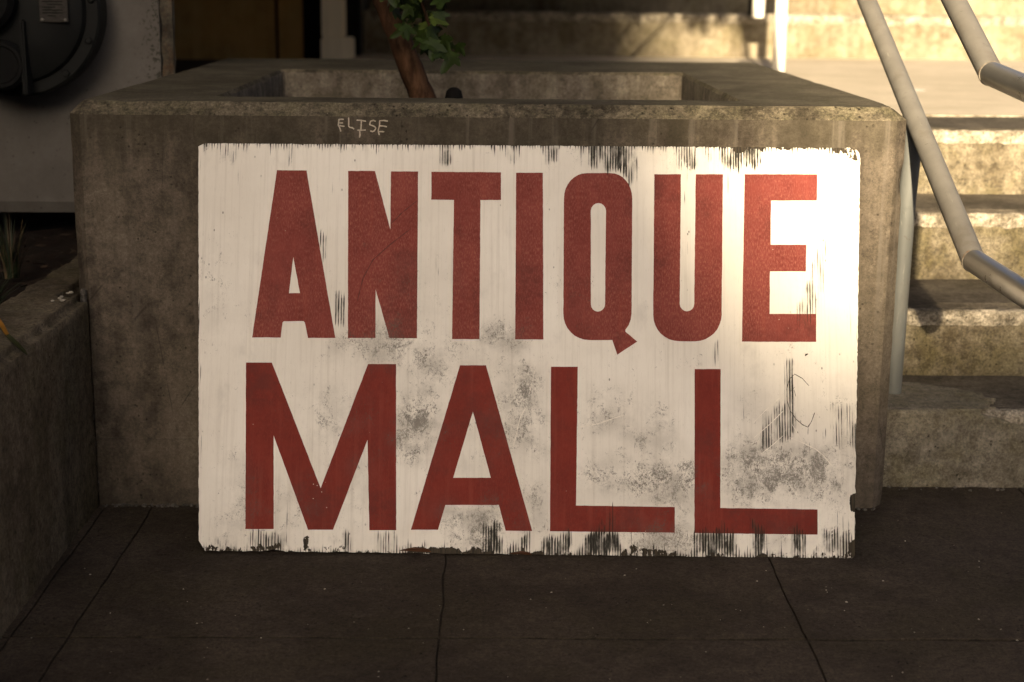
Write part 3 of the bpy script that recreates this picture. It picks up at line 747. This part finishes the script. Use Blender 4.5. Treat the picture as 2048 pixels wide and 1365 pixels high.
scratch('scratch', [(-0.0015, 0.2762), (-0.0136, 0.2547), (-0.0255, 0.2027)], 0.0006, M['scratch_pale'])
scratch('scratch', [(0.0134, 0.3439), (0.0014, 0.2916)], 0.0005, M['scratch_pale'])
scratch('scratch', [(-0.2095, 0.6609), (-0.2371, 0.6386), (-0.2584, 0.6164)], 0.001, M['scratch_red'])
scratch('scratch', [(-0.2212, 0.6073), (-0.2609, 0.5756), (-0.2913, 0.5472), (-0.3092, 0.5128), (-0.3192, 0.4692)], 0.001, M['scratch_red'])

# ------------------------------------------------------------------ low wall at the left
lw = thing('low_wall', (-.85, -1.4, 0), 'low rough concrete retaining wall running forward from left corner of planter', 'wall')
m = MB()
m.prism([(-.927, -3.2), (-.776, -3.2), (-.780, -.014), (-.8155, -.014), (-.8155, .66), (-.927, .66)], -.02, .432)
wl_ = m.build('wall', M['low_wall'], lw)
bm = bmesh.new(); bm.from_mesh(wl_.data)
bmesh.ops.bevel(bm, geom=[e for e in bm.edges if min(v.co.z for v in e.verts) > .4], offset=.016, segments=3, affect='EDGES')
slice_grid(bm, .02, (1,)); slice_grid(bm, .02, (0, 2))
bm.normal_update()
for v in bm.verts:
    top_ = max(0, (v.co.z - .40) / .032)
    d = noise.fractal(v.co * 14, 1, 2, 4) * (.0016 + .004 * top_) + min(0, noise.fractal(v.co * 60, 1, 2, 3)) * .005 * top_
    v.co += v.normal * d
bm.to_mesh(wl_.data); bm.free()
for p in wl_.data.polygons:
    p.use_smooth = True
# crumbling mortar in the joint with the planter
jm = MB()
z = .005
while z < .435:
    s_ = random.uniform(.005, .009)
    x = -.7885 - .004 * z + random.uniform(-.0012, .0012)
    pr = [(s_ * .55, -s_), (s_ * .9, -s_ * .5), (s_ * random.uniform(.8, 1.1), 0), (s_ * .85, s_ * .6), (s_ * .4, s_)]
    jm.lathe(pr, (x, -.006 + random.uniform(-.002, .003), z + s_), None, 7)
    z += s_ * random.uniform(1.3, 1.9)
o = jm.build('joint_mortar', M['mortar'], lw); o['kind'] = 'stuff'
# litter on the low wall
for i in range(7):
    m = MB()
    x, y = random.uniform(-.835, -.80), random.uniform(-.10, .0)
    s_ = random.uniform(.003, .006)
    m.lathe([(s_ * .5, 0), (s_, s_ * .4), (s_ * .6, s_ * .8)], (x, y, .433), Matrix.Rotation(random.uniform(-.4, .4), 3, 'X'), 6)
    tag(m.build('pebble', M['litter']), 'tiny pale pebble in the corner where low wall meets planter', 'pebble', 'pebbles on the low wall')
# planting bed behind the low wall
m = MB(); m.box(-3.2, -.93, -3.2, 1.75, .0, .375)
m.box(-.93, -.816, .67, 1.75, .0, .375)
b = m.build('soil', M['soil'], rough=(.09, .03, 7))
tag(b, kind='structure')
dl = MB()
for i in range(120):
    x, y = random.uniform(-1.3, -.93), random.uniform(-.5, .85)
    s_ = random.uniform(.008, .018); a = random.uniform(0, 6.28); zz = .395 + random.uniform(0, .02)
    d1, d2 = Vector((math.cos(a), math.sin(a), random.uniform(-.4, .4))) * s_, Vector((-math.sin(a), math.cos(a), random.uniform(-.4, .4))) * s_ * .45
    p = Vector((x, y, zz))
    dl.add([p - d1, p + d2, p + d1, p - d2], [(0, 1, 2, 3)])
tag(dl.build('fallen_leaves', M['dead_leaf']), 'dry fallen leaves and chips on dark soil behind the low wall', 'leaves', kind='stuff')

def tuft(loc, n, hgt, spread, mats, label, cat, seed):
    rnd = random.Random(seed)
    t = thing('grass_tuft', loc, label, cat)
    for name, mat, cnt in mats:
        m = MB()
        for i in range(cnt):
            a = rnd.uniform(0, 6.28); r = rnd.uniform(0, spread * .3)
            b0 = Vector(loc) + Vector((math.cos(a) * r, math.sin(a) * r, 0))
            h_ = hgt * rnd.uniform(.6, 1); lean = rnd.uniform(.1, 1) * spread
            wd = rnd.uniform(.0016, .0032)
            side = Vector((-math.sin(a), math.cos(a), 0)) * wd
            pts = []
            for k_ in range(5):
                q = k_ / 4
                c_ = b0 + Vector((math.cos(a), math.sin(a), 0)) * lean * q ** 1.7 + Vector((0, 0, 1)) * h_ * (q - .25 * q * q * lean / spread)
                wv_ = side * (1 - q) + side * .05
                pts += [c_ - wv_, c_ + wv_]
            m.add(pts, [(2 * k_, 2 * k_ + 1, 2 * k_ + 3, 2 * k_ + 2) for k_ in range(4)])
        o = m.build(name, mat, t); o['kind'] = 'stuff'
    return t
tuft((-1.06, .42, .38), 40, .17, .07, (('stems', M['straw'], 14), ('blades', M['blade'], 30)), 'tuft of grass with pale dry stems, under the white wall', 'grass tuft', 1)
tuft((-1.02, .10, .37), 40, .10, .12, (('blades', M['blade'], 46),), 'short dark green grass tuft just behind the low wall', 'grass tuft', 2)
# long leaf hanging over the low wall
lf = thing('strap_leaf', (-.83, -.47, .50), 'long curved leaf with orange base and dark tip, hanging over low wall', 'leaf')
def strap(name, mat, pts, wds, parent):
    m = MB(); v = []
    for p, w_ in zip(pts, wds):
        p = Vector(p); v += [p + Vector((-w_, 0, 0)), p + Vector((0, -.004, -.001)), p + Vector((w_, 0, 0))]
    f = []
    for i in range(len(pts) - 1):
        f += [(3 * i, 3 * i + 1, 3 * i + 4, 3 * i + 3), (3 * i + 1, 3 * i + 2, 3 * i + 5, 3 * i + 4)]
    m.add(v, f)
    return m.build(name, mat, parent, 60)
strap('leaf_base', M['orange'], [(-.838, -.50, .512), (-.822, -.497, .508), (-.808, -.49, .493), (-.799, -.482, .474), (-.794, -.474, .457)], [.004, .0065, .0065, .005, .0042], lf)
strap('leaf_tip', M['dark_leaf'], [(-.794, -.474, .457), (-.789, -.468, .448), (-.783, -.461, .437), (-.776, -.453, .425), (-.770, -.447, .416)], [.0042, .006, .0065, .005, .0006], lf)
# ------------------------------------------------------------------ white building at the left, gas meter, brown wall
wb = thing('building', (-2.5, 2.0, 0), 'white painted building wall raised above a dark gap, behind the planting bed', 'building')
m = MB(); m.box(-6, -.823, .952, 1.0, .474, 5.2)
w1 = m.build('wall', M['white_wall'], wb, rough=None)
m = MB(); m.prism([(.952, .474), (1.0, .474), (1.0, .445), (.966, .445)], -6, -.823, lambda p: (p[2], p[0], p[1]))
m.build('drip_edge', M['white_wall'], wb)
m = MB(); m.box(-.8228, -.790, .957, .985, .44, 5.2)
m.build('mouldy_end', M['mouldy'], wb, rough=(.03, .003, 30))
m = MB(); m.box(-6, -.80, 1.2, 5.9, 3.0, 8.0)
m.build('shade_storey', M['building'], wb)  # unseen storey, added to hold back light from overhead
m = MB(); m.prism([(1.3, 2.0), (6.8, 1.06), (6.8, 2.88), (1.3, 2.88)], -.62, 1.05, lambda p: (p[2], p[0], p[1]))
m.build('shade_soffit', M['building'], wb)  # sloping blocker out of view, added to darken the upper stairs
m = MB(); m.box(-6, -.621, 1.3, 6.0, 2.9, 2.99)
m.build('shade_ceiling', M['building'], wb)  # unseen slab over the porch, placed to cut the skylight below
m = MB(); m.box(-.737, -.703, 5.52, 7.0, .2, 2.88); m.build('stair_cheek', M['building'], wb)
m = MB(); m.box(-6, -2.0, -3.0, .951, -.1, 8.0)
m.build('shade_wing', M['building'], wb)  # added mass out of view, keeps sky light off the left side
pw = thing('plywood_wall', (-1.2, 5.3, 0), 'brown plywood wall at the back of the porch behind white post', 'wall')
def panel(x0, x1, y, nm='panel'):
    m = MB(); m.box(x0, x1, y, y + .02, .60, 2.9); return m.build(nm, M['ply'], pw, bevel=.003)
panel(-2.6, -1.95, 5.3); panel(-1.94, -1.135, 5.3); panel(-1.118, -.99, 5.29)
m = MB(); m.box(-6, -.705, 5.36, 5.5, 0, 2.9); m.build('backing', M['black'], pw)
m = MB(); m.box(-6, -.74, 1.6, 5.8, .3, .615); tag(m.build('porch_floor', M['soil']), kind='structure')

mt = thing('gas_meter', (-1.17, .84, .962), 'round dark grey gas regulator with bolted rim on white wall', 'gas meter')
mc = Vector((-1.137, .832, .950))
AX = Matrix.Rotation(R(90), 3, 'X')      # lathe axis towards the viewer (-Y)
m = MB(); m.lathe([(.196, -.055), (.204, -.05), (.204, .012), (.198, .018), (.15, .018)], mc, AX, 72); m.build('flange', M['meter'], mt, 35)
m = MB(); m.lathe([(.172, .0185), (.166, .034), (.150, .044), (.10, .058), (.05, .064)], mc, AX, 64); m.build('cover', M['meter'], mt, 35)
for kq in range(12):
    a = 2 * math.pi * (kq + .28) / 12
    p = mc + Vector((math.cos(a) * .187, -.018, math.sin(a) * .187))
    m = MB(); m.lathe([(.0095, 0), (.0095, .006), (.0075, .0085)], p, AX, 6)
    m.build('bolt', M['meter'], mt)
m = MB(); m.box(mc.x + .028, mc.x + .040, mc.y - .085, mc.y - .03, mc.z - .195, mc.z - .02); m.build('rib', M['meter'], mt, bevel=.004)
m = MB(); m.lathe([(.060, .04), (.060, .075), (.053, .083), (.045, .083), (.042, .078)], mc + Vector((-.022, 0, -.125)), AX, 40); m.build('boss', M['meter_black'], mt, 35)
m = MB(); m.lathe([(.082, .05), (.082, .10), (.07, .112), (.03, .118)], mc + Vector((-.055, 0, .03)), AX, 40); m.build('hub', M['meter_black'], mt, 35)
m = MB(); m.lathe([(.03, .11), (.03, .15), (.022, .158)], mc + Vector((-.055, 0, .03)), AX, 6); m.build('plug', M['meter_black'], mt)
m = MB(); m.tube([mc + Vector((-.055, -.02, .03)), mc + Vector((-.055, .0, .40)), mc + Vector((-.055, .0, .9))], .03, 20); m.build('pipe', M['meter_black'], mt, 40)
pp = MB(); px0, px1, pz0, pz1 = mc.x + .074, mc.x + .140, mc.z - .026, mc.z + .035
pp.box(px0, px1, mc.y - .066, mc.y - .062, pz0, pz1)
plate = pp.build('nameplate', M['plate'], mt, bevel=.001)
m = MB()
zz = pz1 - .006
i = 0
while zz > pz0 + .012:
    x1_ = px0 + .008 + (px1 - px0 - .016) * (.95 if i % 3 else .6)
    m.box(px0 + .007 + (.012 if i % 4 == 2 else 0), x1_, mc.y - .0668, mc.y - .0661, zz - .0022, zz)
    zz -= .0065; i += 1
o = m.build('print_lines', M['meter_black'], plate)
for sx in (px0 + .006, px1 - .006):
    m = MB(); m.lathe([(.0035, 0), (.0035, .002), (.002, .003)], (sx, mc.y - .066, pz0 + .006), AX, 10); m.build('screw', M['galv'], plate)
m = MB(); m.tube([mc + Vector((.05, -.058, -.022)), mc + Vector((.075, -.055, -.03)), mc + Vector((.095, -.045, -.037))], .004, 8); m.build('wire', M['meter_black'], mt)

po = thing('porch_post', (-.80, 5.15, .615), 'off-white square porch post on a wider base block behind planter', 'post')
m = MB(); m.prism([(-.873, 5.10), (-.757, 5.10), (-.757, 5.22), (-.873, 5.22)], .742, 2.9); m.build('shaft', M['white_wood'], po, bevel=.006)
m = MB(); m.box(-.875, -.715, 5.07, 5.24, .615, .741); m.build('base_block', M['white_wood'], po, bevel=.008)
dm = MB()
for i in range(240):
    q = random.random()
    if q < .45:
        x, y = random.uniform(-.775, -.5), random.uniform(-.016, -.001)
    elif q < .6:
        x, y = random.uniform(.60, .775), random.uniform(-.016, -.001)
    else:
        x, y = random.uniform(.80, 1.75), random.uniform(.112, .150)
    s_ = random.uniform(.0012, .0045)
    dm.lathe([(s_ * random.uniform(.7, 1.1), -.001), (s_, s_ * .4), (s_ * .4, s_ * random.uniform(.6, 1))], (x, y, 0), Matrix.Rotation(random.uniform(-.3, .3), 3, 'Y'), 5)
tag(dm.build('crumbs', M['mortar']), 'crumbled mortar and grit gathered along the foot of planter and stairs', 'crumbs', kind='stuff')
# ------------------------------------------------------------------ stairs
st = thing('staircase', (1.6, .16, 0), 'worn concrete staircase climbing beside the planter to a landing', 'staircase')
YS = [.158, .476, .884, 1.29]
ZS = [.160, .308, .471, .641]
SX0, SX1 = XR + .001, 3.2
prevz = -.03
for i in range(4):
    m = MB()
    y1 = YS[i + 1] + .05 if i < 3 else 1.80
    m.box(SX0, SX1, YS[i], y1, prevz, ZS[i] - .004)
    o = m.build('step', [M['step'], M['tread']], st)
    bm = bmesh.new(); bm.from_mesh(o.data)
    bmesh.ops.bevel(bm, geom=[e for e in bm.edges if all(abs(v.co.y - YS[i]) < 1e-5 and v.co.z > prevz + .05 for v in e.verts)], offset=.012, segments=3, affect='EDGES')
    slice_grid(bm, .03, (0, 1, 2)); bm.normal_update()
    for v in bm.verts:
        v.co += v.normal * (noise.fractal(v.co * 11, 1, 2, 4) * .0022)
    for f in bm.faces:
        if f.normal.z > .8:
            f.material_index = 1
    bm.to_mesh(o.data); bm.free()
    for p in o.data.polygons:
        p.use_smooth = True
    o.data.set_sharp_from_angle(angle=R(40))
    # worn, knobbly nosing with exposed pale aggregate
    m = MB()
    nx = 150
    rows = [(-.0015, -.034), (-.005, -.022), (-.005, -.012), (-.001, -.0035), (.008, .0005), (.020, -.0005), (.034, -.0045)]
    for k_ in range(nx + 1):
        x = SX0 + (SX1 - SX0) * k_ / nx
        for (dy, dz) in rows:
            nn = noise.fractal(Vector((x * 38, dy * 60 + i, dz * 60)), 1, 2, 4)
            e = .0035 * nn
            lowd = (dz < -.02) * noise.noise(Vector((x * 25, i, 0))) * .008
            m.v.append((x, YS[i] + dy + (e if dz < -.002 else 0), ZS[i] + dz + (e if dy > -.002 else 0) + lowd))
    nr = len(rows)
    m.f += [(k_ * nr + j, (k_ + 1) * nr + j, (k_ + 1) * nr + j + 1, k_ * nr + j + 1) for k_ in range(nx) for j in range(nr - 1)]
    o = m.build('nosing', M['nosing'], st, 60)
    # tooled grooves: thin ridges along the tread
    m = MB()
    for gq in range(4):
        yy = YS[i] + .05 + gq * .016
        m.prism([(yy, 0), (yy + .008, 0), (yy + .0055, .0022), (yy + .0025, .0022)], SX0, SX1, lambda p: (p[2], p[0], ZS[i] - .0045 + p[1]))
    o = m.build('ridges', M['tread'], st, rough=(.12, .0006, 20, (0,)))
    prevz = ZS[i] - .06
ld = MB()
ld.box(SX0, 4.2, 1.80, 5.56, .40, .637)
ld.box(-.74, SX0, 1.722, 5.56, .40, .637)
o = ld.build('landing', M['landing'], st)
m = MB(); m.box(SX0, 4.2, 1.80, 1.816, .60, .6425); m.build('joint_strip', M['nosing'], st, rough=(.06, .0012, 25))
# pale spot of paint on the landing
sp_ = MB()
cx, cy = 1.60, 3.0
sp_.add([(cx + math.cos(a) * .052 * random.uniform(.8, 1.1), cy + math.sin(a) * .075 * random.uniform(.8, 1.1), .6385) for a in [k_ * math.pi / 8 for k_ in range(16)]], [tuple(range(16))])
sp_.build('paint_spot', M['white_metal'], st)
# mortar repair at the foot: thin skin over tread and riser, ragged towards the right
pa = thing('mortar_patch', (1.0, .15, .0), 'pale ragged mortar repair over lowest stair tread and riser, by the grey post', 'patch')
m = MB()
edge_ = []
n = 60
for k_ in range(n + 1):
    q = k_ / n
    yy = .150 + .315 * q
    xe = 1.035 + .03 * math.sin(q * 5) - .165 * max(0, q - .45) / .55 + .028 * noise.fractal(Vector((q * 22, 0, 4)), 1, 2, 3)
    edge_.append((max(.82, xe), yy))
poly2 = [(SX0 + .002, .150)] + edge_ + [(SX0 + .002, .465)]
m.prism(poly2, .157, .1665)
o = m.build('tread_skin', M['patch'], pa, rough=(.018, .0018, 30))
m = MB()
outl = []
n = 46
for k_ in range(n + 1):
    q = k_ / n
    zz = .176 * q - .012
    xe = 1.155 - .12 * max(0, q - .74) / .26 - .05 * abs(q - .5) + .03 * noise.fractal(Vector((q * 13, 3, 4)), 1, 2, 4)
    outl.append((xe, zz))
poly3 = [(SX0 + .002, -.012)] + outl + [(SX0 + .002, .166)]
m.prism(poly3, 0, .030, lambda p: (p[0], .164 - p[2], p[1]))
o = m.build('riser_skin', M['patch'], pa)
bm = bmesh.new(); bm.from_mesh(o.data)
slice_grid(bm, .010, (0, 2)); bm.normal_update()
for v in bm.verts:
    if v.co.y < .15:
        v.co.y += .5 * (.164 - .030 - .128) + noise.fractal(v.co * 22, 1, 2, 4) * .006
        # lumpy lip along the broken right-hand edge
        v.co.y -= .008 * max(0, noise.noise(v.co * 30)) * (v.co.x > 1.0)
bm.to_mesh(o.data); bm.free()
for p in o.data.polygons:
    p.use_smooth = True
# stairs going on behind the landing
up = thing('upper_staircase', (1.2, 5.56, .64), 'second flight of concrete stairs rising beyond the landing', 'staircase')
z0 = .40
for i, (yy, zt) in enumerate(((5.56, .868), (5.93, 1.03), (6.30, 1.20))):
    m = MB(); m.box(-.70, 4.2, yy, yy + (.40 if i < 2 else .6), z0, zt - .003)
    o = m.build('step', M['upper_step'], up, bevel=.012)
    m = MB(); nx = 90
    for k_ in range(nx + 1):
        x = -.70 + 4.9 * k_ / nx
        for (dy, dz) in rows:
            e = .006 * noise.fractal(Vector((x * 20, dy * 50 + i, dz * 50)), 1, 2, 3)
            m.v.append((x, yy + dy * 1.4 + (e if dz < -.002 else 0) - .001, zt + dz * 1.5 + (e if dy > -.002 else 0) + .001))
    m.f += [(k_ * nr + j, (k_ + 1) * nr + j, (k_ + 1) * nr + j + 1, k_ * nr + j + 1) for k_ in range(nx) for j in range(nr - 1)]
    m.build('nosing', M['nosing'], up, 60)
    z0 = zt - .1
# ------------------------------------------------------------------ front handrail
hr = thing('handrail', (.87, .2, 0), 'two-tier grey steel pipe handrail with looped end on the front stairs', 'handrail')
PX, PR = .872, .0215
LB = Vector((PX, -.205, .543)); UB = Vector((PX, -.222, .878))
dirS = Vector((0, .80, .382)).normalized()
def far(p, t):
    return p + dirS * t
LE = Vector((PX, -.56, .536)); UE = Vector((PX, -.60, .855))
m = MB(); m.tube([far(LB, .0), far(LB, 2.2)], PR, 28); m.build('lower_rail', M['galv'], hr, 50)
m = MB(); m.tube([far(UB, .0), far(UB, 2.2)], PR, 28); m.build('upper_rail', M['galv'], hr, 50)
loop_ = [LB]
def arcp(c, r, a0, a1, n=8):
    return [Vector((PX, c[0] + r * math.cos(R(a0 + (a1 - a0) * k / n)), c[1] + r * math.sin(R(a0 + (a1 - a0) * k / n)))) for k in range(n + 1)]
rr = .06
loop_ += arcp((LE.y + .02, LE.z + rr), rr, -90, -180) + arcp((UE.y + .06, UE.z - rr), rr, 180, 90) + [UB]
m = MB(); m.tube(loop_, PR * .985, 28); m.build('end_loop', M['bright'], hr, 50)
for B_, E_ in ((LB, LE), (UB, UE)):
    d2 = (E_ - B_).normalized()
    t_ = (dirS - d2).normalized()
    m = MB()
    p = B_
    nrm = (dirS - d2).normalized()
    m.tube([p - nrm * .004, p - nrm * .002, p + nrm * .002, p + nrm * .004], [PR * 1.01, PR * 1.03, PR * 1.03, PR * 1.01], 28)
    m.build('weld', M['weld'], hr, 50)
pj = far(LB, .50)
m = MB(); m.tube([(.872, .285, .155), (.872, .272, .575), pj + Vector((0, 0, -.012))], .0190, 24); m.build('post', M['post_grey'], hr, 40)
m = MB(); m.tube([(.872, .2725, .570), (.872, .2715, .577)], .0196, 24); m.build('collar', M['post_grey'], hr, 40)
# ------------------------------------------------------------------ railing on the landing
br = thing('landing_railing', (1.24, 4.0, .637), 'sunlit white pipe railing standing on the landing behind the planter', 'railing')
m = MB(); m.tube([(1.258, 3.95, .63), (1.258, 3.95, 1.75)], .027, 20); m.build('post', M['white_metal'], br, 40)
m = MB(); m.tube([(1.335, 5.0, .862), (1.335, 5.0, 1.75)], .032, 20); m.build('drop_bar', M['white_metal'], br, 40)
m = MB(); m.tube([(1.295, 5.02, .87), (1.295, 5.02, 1.75)], .010, 12); m.build('rod', M['meter_black'], br, 40)
m = MB(); m.tube([(1.258, 3.95, 1.75), (1.30, 5.02, 1.75), (1.34, 7.0, 2.55)], .027, 20); m.build('top_rail', M['white_metal'], br, 40)
# ------------------------------------------------------------------ tree and cap in the planter
tr = thing('tree', (-.13, .56, .58), 'slim reddish tree leaning left out of the planter with lobed green leaves', 'tree')
tp = []
for k_ in range(14):
    q = k_ / 13
    c_ = Vector((-.052 - .285 * q - .008 * math.sin(q * 6), .55 + .01 * math.sin(q * 9), .56 + .62 * q))
    tp.append(c_)
m = MB(); m.tube(tp, [.0325 - .0009 * k_ for k_ in range(14)], 18)
tk = m.build('trunk', M['bark'], tr, 80, rough=(.02, .003, 34))
for p in tk.data.polygons: p.use_smooth = True
def leafmesh(seed, size):
    rnd = random.Random(seed)
    lobes = [(-125, .42), (-62, .74), (0, 1.0), (62, .74), (125, .42)]
    pts = [(-.02, -.10)]
    out = []
    for i, (a, l) in enumerate(lobes):
        l *= rnd.uniform(.88, 1.1)
        a2 = R(a + rnd.uniform(-6, 6))
        for da, rr_ in ((-20, .62), (-11, .82), (0, 1.0), (11, .82), (20, .62)):
            out.append((math.sin(a2 + R(da)) * l * rr_, math.cos(a2 + R(da)) * l * rr_))
        if i < 4:
            am = R((a + lobes[i + 1][0]) / 2)
            out.append((math.sin(am) * .46, math.cos(am) * .46))
    pts = [(x * size, y * size, (-.25 * (x * x + y * y) + .12 * abs(x)) * size) for x, y in out]
    m = MB()
    n = len(pts)
    m.add(pts + [(0, 0, 0)], [(i, (i + 1) % n, n) for i in range(n)])
    me = bpy.data.meshes.new('leaf'); me.from_pydata(m.v, [], m.f); me.update()
    for p in me.polygons: p.use_smooth = True
    return me
LM = [leafmesh(s_, .046) for s_ in range(5)]
for me in LM[:4]: me.materials.append(M['leaf'])
LM[4].materials.append(M['leaf_light'])
twig = MB(); twig.tube([(-.27, .53, 1.10), (-.20, .49, 1.09), (-.165, .46, 1.02), (-.14, .45, .94), (-.122, .445, .885)], [.006, .005, .004, .003, .0015], 8)
twig.build('twig', M['bark'], tr)
env = [(1.06, -.30, -.06), (1.02, -.265, -.085), (.985, -.245, -.108), (.95, -.215, -.112), (.92, -.195, -.108), (.89, -.165, -.088), (.868, -.145, -.072)]
cnt = 0
rnd = random.Random(5)
for (zc, xa, xb) in env:
    nl = 12 if zc > .97 else (9 if zc > .91 else 6)
    for k_ in range(nl):
        x = xa + (xb - xa) * (k_ + rnd.random()) / nl
        o = bpy.data.objects.new('leaf', rnd.choice(LM)); C.objects.link(o); o.parent = tr
        o.location = Vector((x, .44 + rnd.uniform(-.05, .05), zc + .02 + rnd.uniform(-.018, .022))) - tr.location
        o.rotation_euler = (R(-100 + rnd.uniform(-45, 35)), R(rnd.uniform(-40, 40)), R(rnd.uniform(-70, 70)))
        s_ = rnd.uniform(.6, 1.0); o.scale = (s_, s_, s_)
# the crown overhead, out of the picture: added to shade the stairs behind
cr = MB()
rnd = random.Random(8)
def add_leaf(m, p, size, e):
    src = rnd.choice(LM)
    k = size / .046
    rot = Matrix.Rotation(e[2], 3, 'Z') @ Matrix.Rotation(e[1], 3, 'Y') @ Matrix.Rotation(e[0], 3, 'X')
    m.add([rot @ (v.co * k) + Vector(p) for v in src.vertices], [tuple(f.vertices) for f in src.polygons])
for k_ in range(620):
    x = rnd.uniform(-.75, .66); y = rnd.uniform(.30, .95)
    lo = 2.30 - .14 * (noise.noise(Vector((x * 7, y * 5, 3))) + 1) - (.10 if x > .45 else 0)
    z = lo + abs(rnd.gauss(0, .16))
    add_leaf(cr, (x, y, z), rnd.uniform(.05, .075), (R(rnd.uniform(-70, 70)), R(rnd.uniform(-60, 60)), rnd.uniform(0, 6.28)))
o = cr.build('crown', M['leaf'], tr); o['kind'] = 'stuff'
for tip in ((.66, .55, 2.28), (.40, .40, 2.35), (-.05, .8, 2.4), (-.6, .5, 2.35)):
    a_ = Vector((-.33, .55, 1.17)); b_ = Vector(tip)
    bb = MB(); bb.tube([a_, a_.lerp(b_, .35) + Vector((0, 0, .18)), a_.lerp(b_, .7) + Vector((0, 0, .16)), b_], [.018, .014, .009, .004], 8)
    bb.build('branch', M['bark'], tr)
bb = MB(); bb.tube([(.66, .55, 2.28), (.70, .56, 2.12), (.685, .56, 2.0), (.69, .56, 1.88)], [.016, .013, .011, .006], 8); bb.build('branch', M['bark'], tr)  # hanging twig out of view, shaped to cast a dark band behind
cp = MB(); cp.lathe([(.021, .0), (.0205, .05), (.0195, .215), (.016, .230), (.009, .2365), (.002, .238)], (-.082, .36, .57), None, 24)
tag(cp.build('round_cap', M['black'], None, 45), 'small black domed cap peeking over planter rim right of tree trunk', 'cap')
# ------------------------------------------------------------------ across the street: unseen block added to shade the lower left of the view
def shade_house(y0, poly, name, label):
    h = thing(name, (poly[0][0], y0, 0), label, 'shade_house')
    m = MB(); m.prism([(poly[0][0], -.2)] + poly + [(poly[-1][0], -.2)], 0, .35, lambda p: (p[0], y0 - p[2], p[1]))
    m.build('facade', M['building'], h)
    low = [(x - .6, z - 1.0) for x, z in poly]
    m = MB(); m.prism([(low[0][0], -.2)] + low + [(low[-1][0], -.2)], .36, 7.0, lambda p: (p[0], y0 - p[2], p[1]))
    m.build('body', M['building'], h)
    return h
DY = 50.0
kx, kz = DY * math.tan(SUN_AZ), DY * math.tan(SUN_EL) / math.cos(SUN_AZ)
prof = [(-60, 6.5), (-1.4, 6.5), (-.7, 5.6), (.20, 3.2), (.27, 2.05), (.36, 1.30), (.48, .85), (.60, .58), (.70, .44), (.80, .43), (.93, .53), (1.12, .57), (5.2, .58), (5.4, 5.5), (60, 6.0)]
shade_house(-DY, [(x - kx, z + kz) for x, z in prof], 'shade_house', 'unseen dark gabled block across the street, added to cast shade')
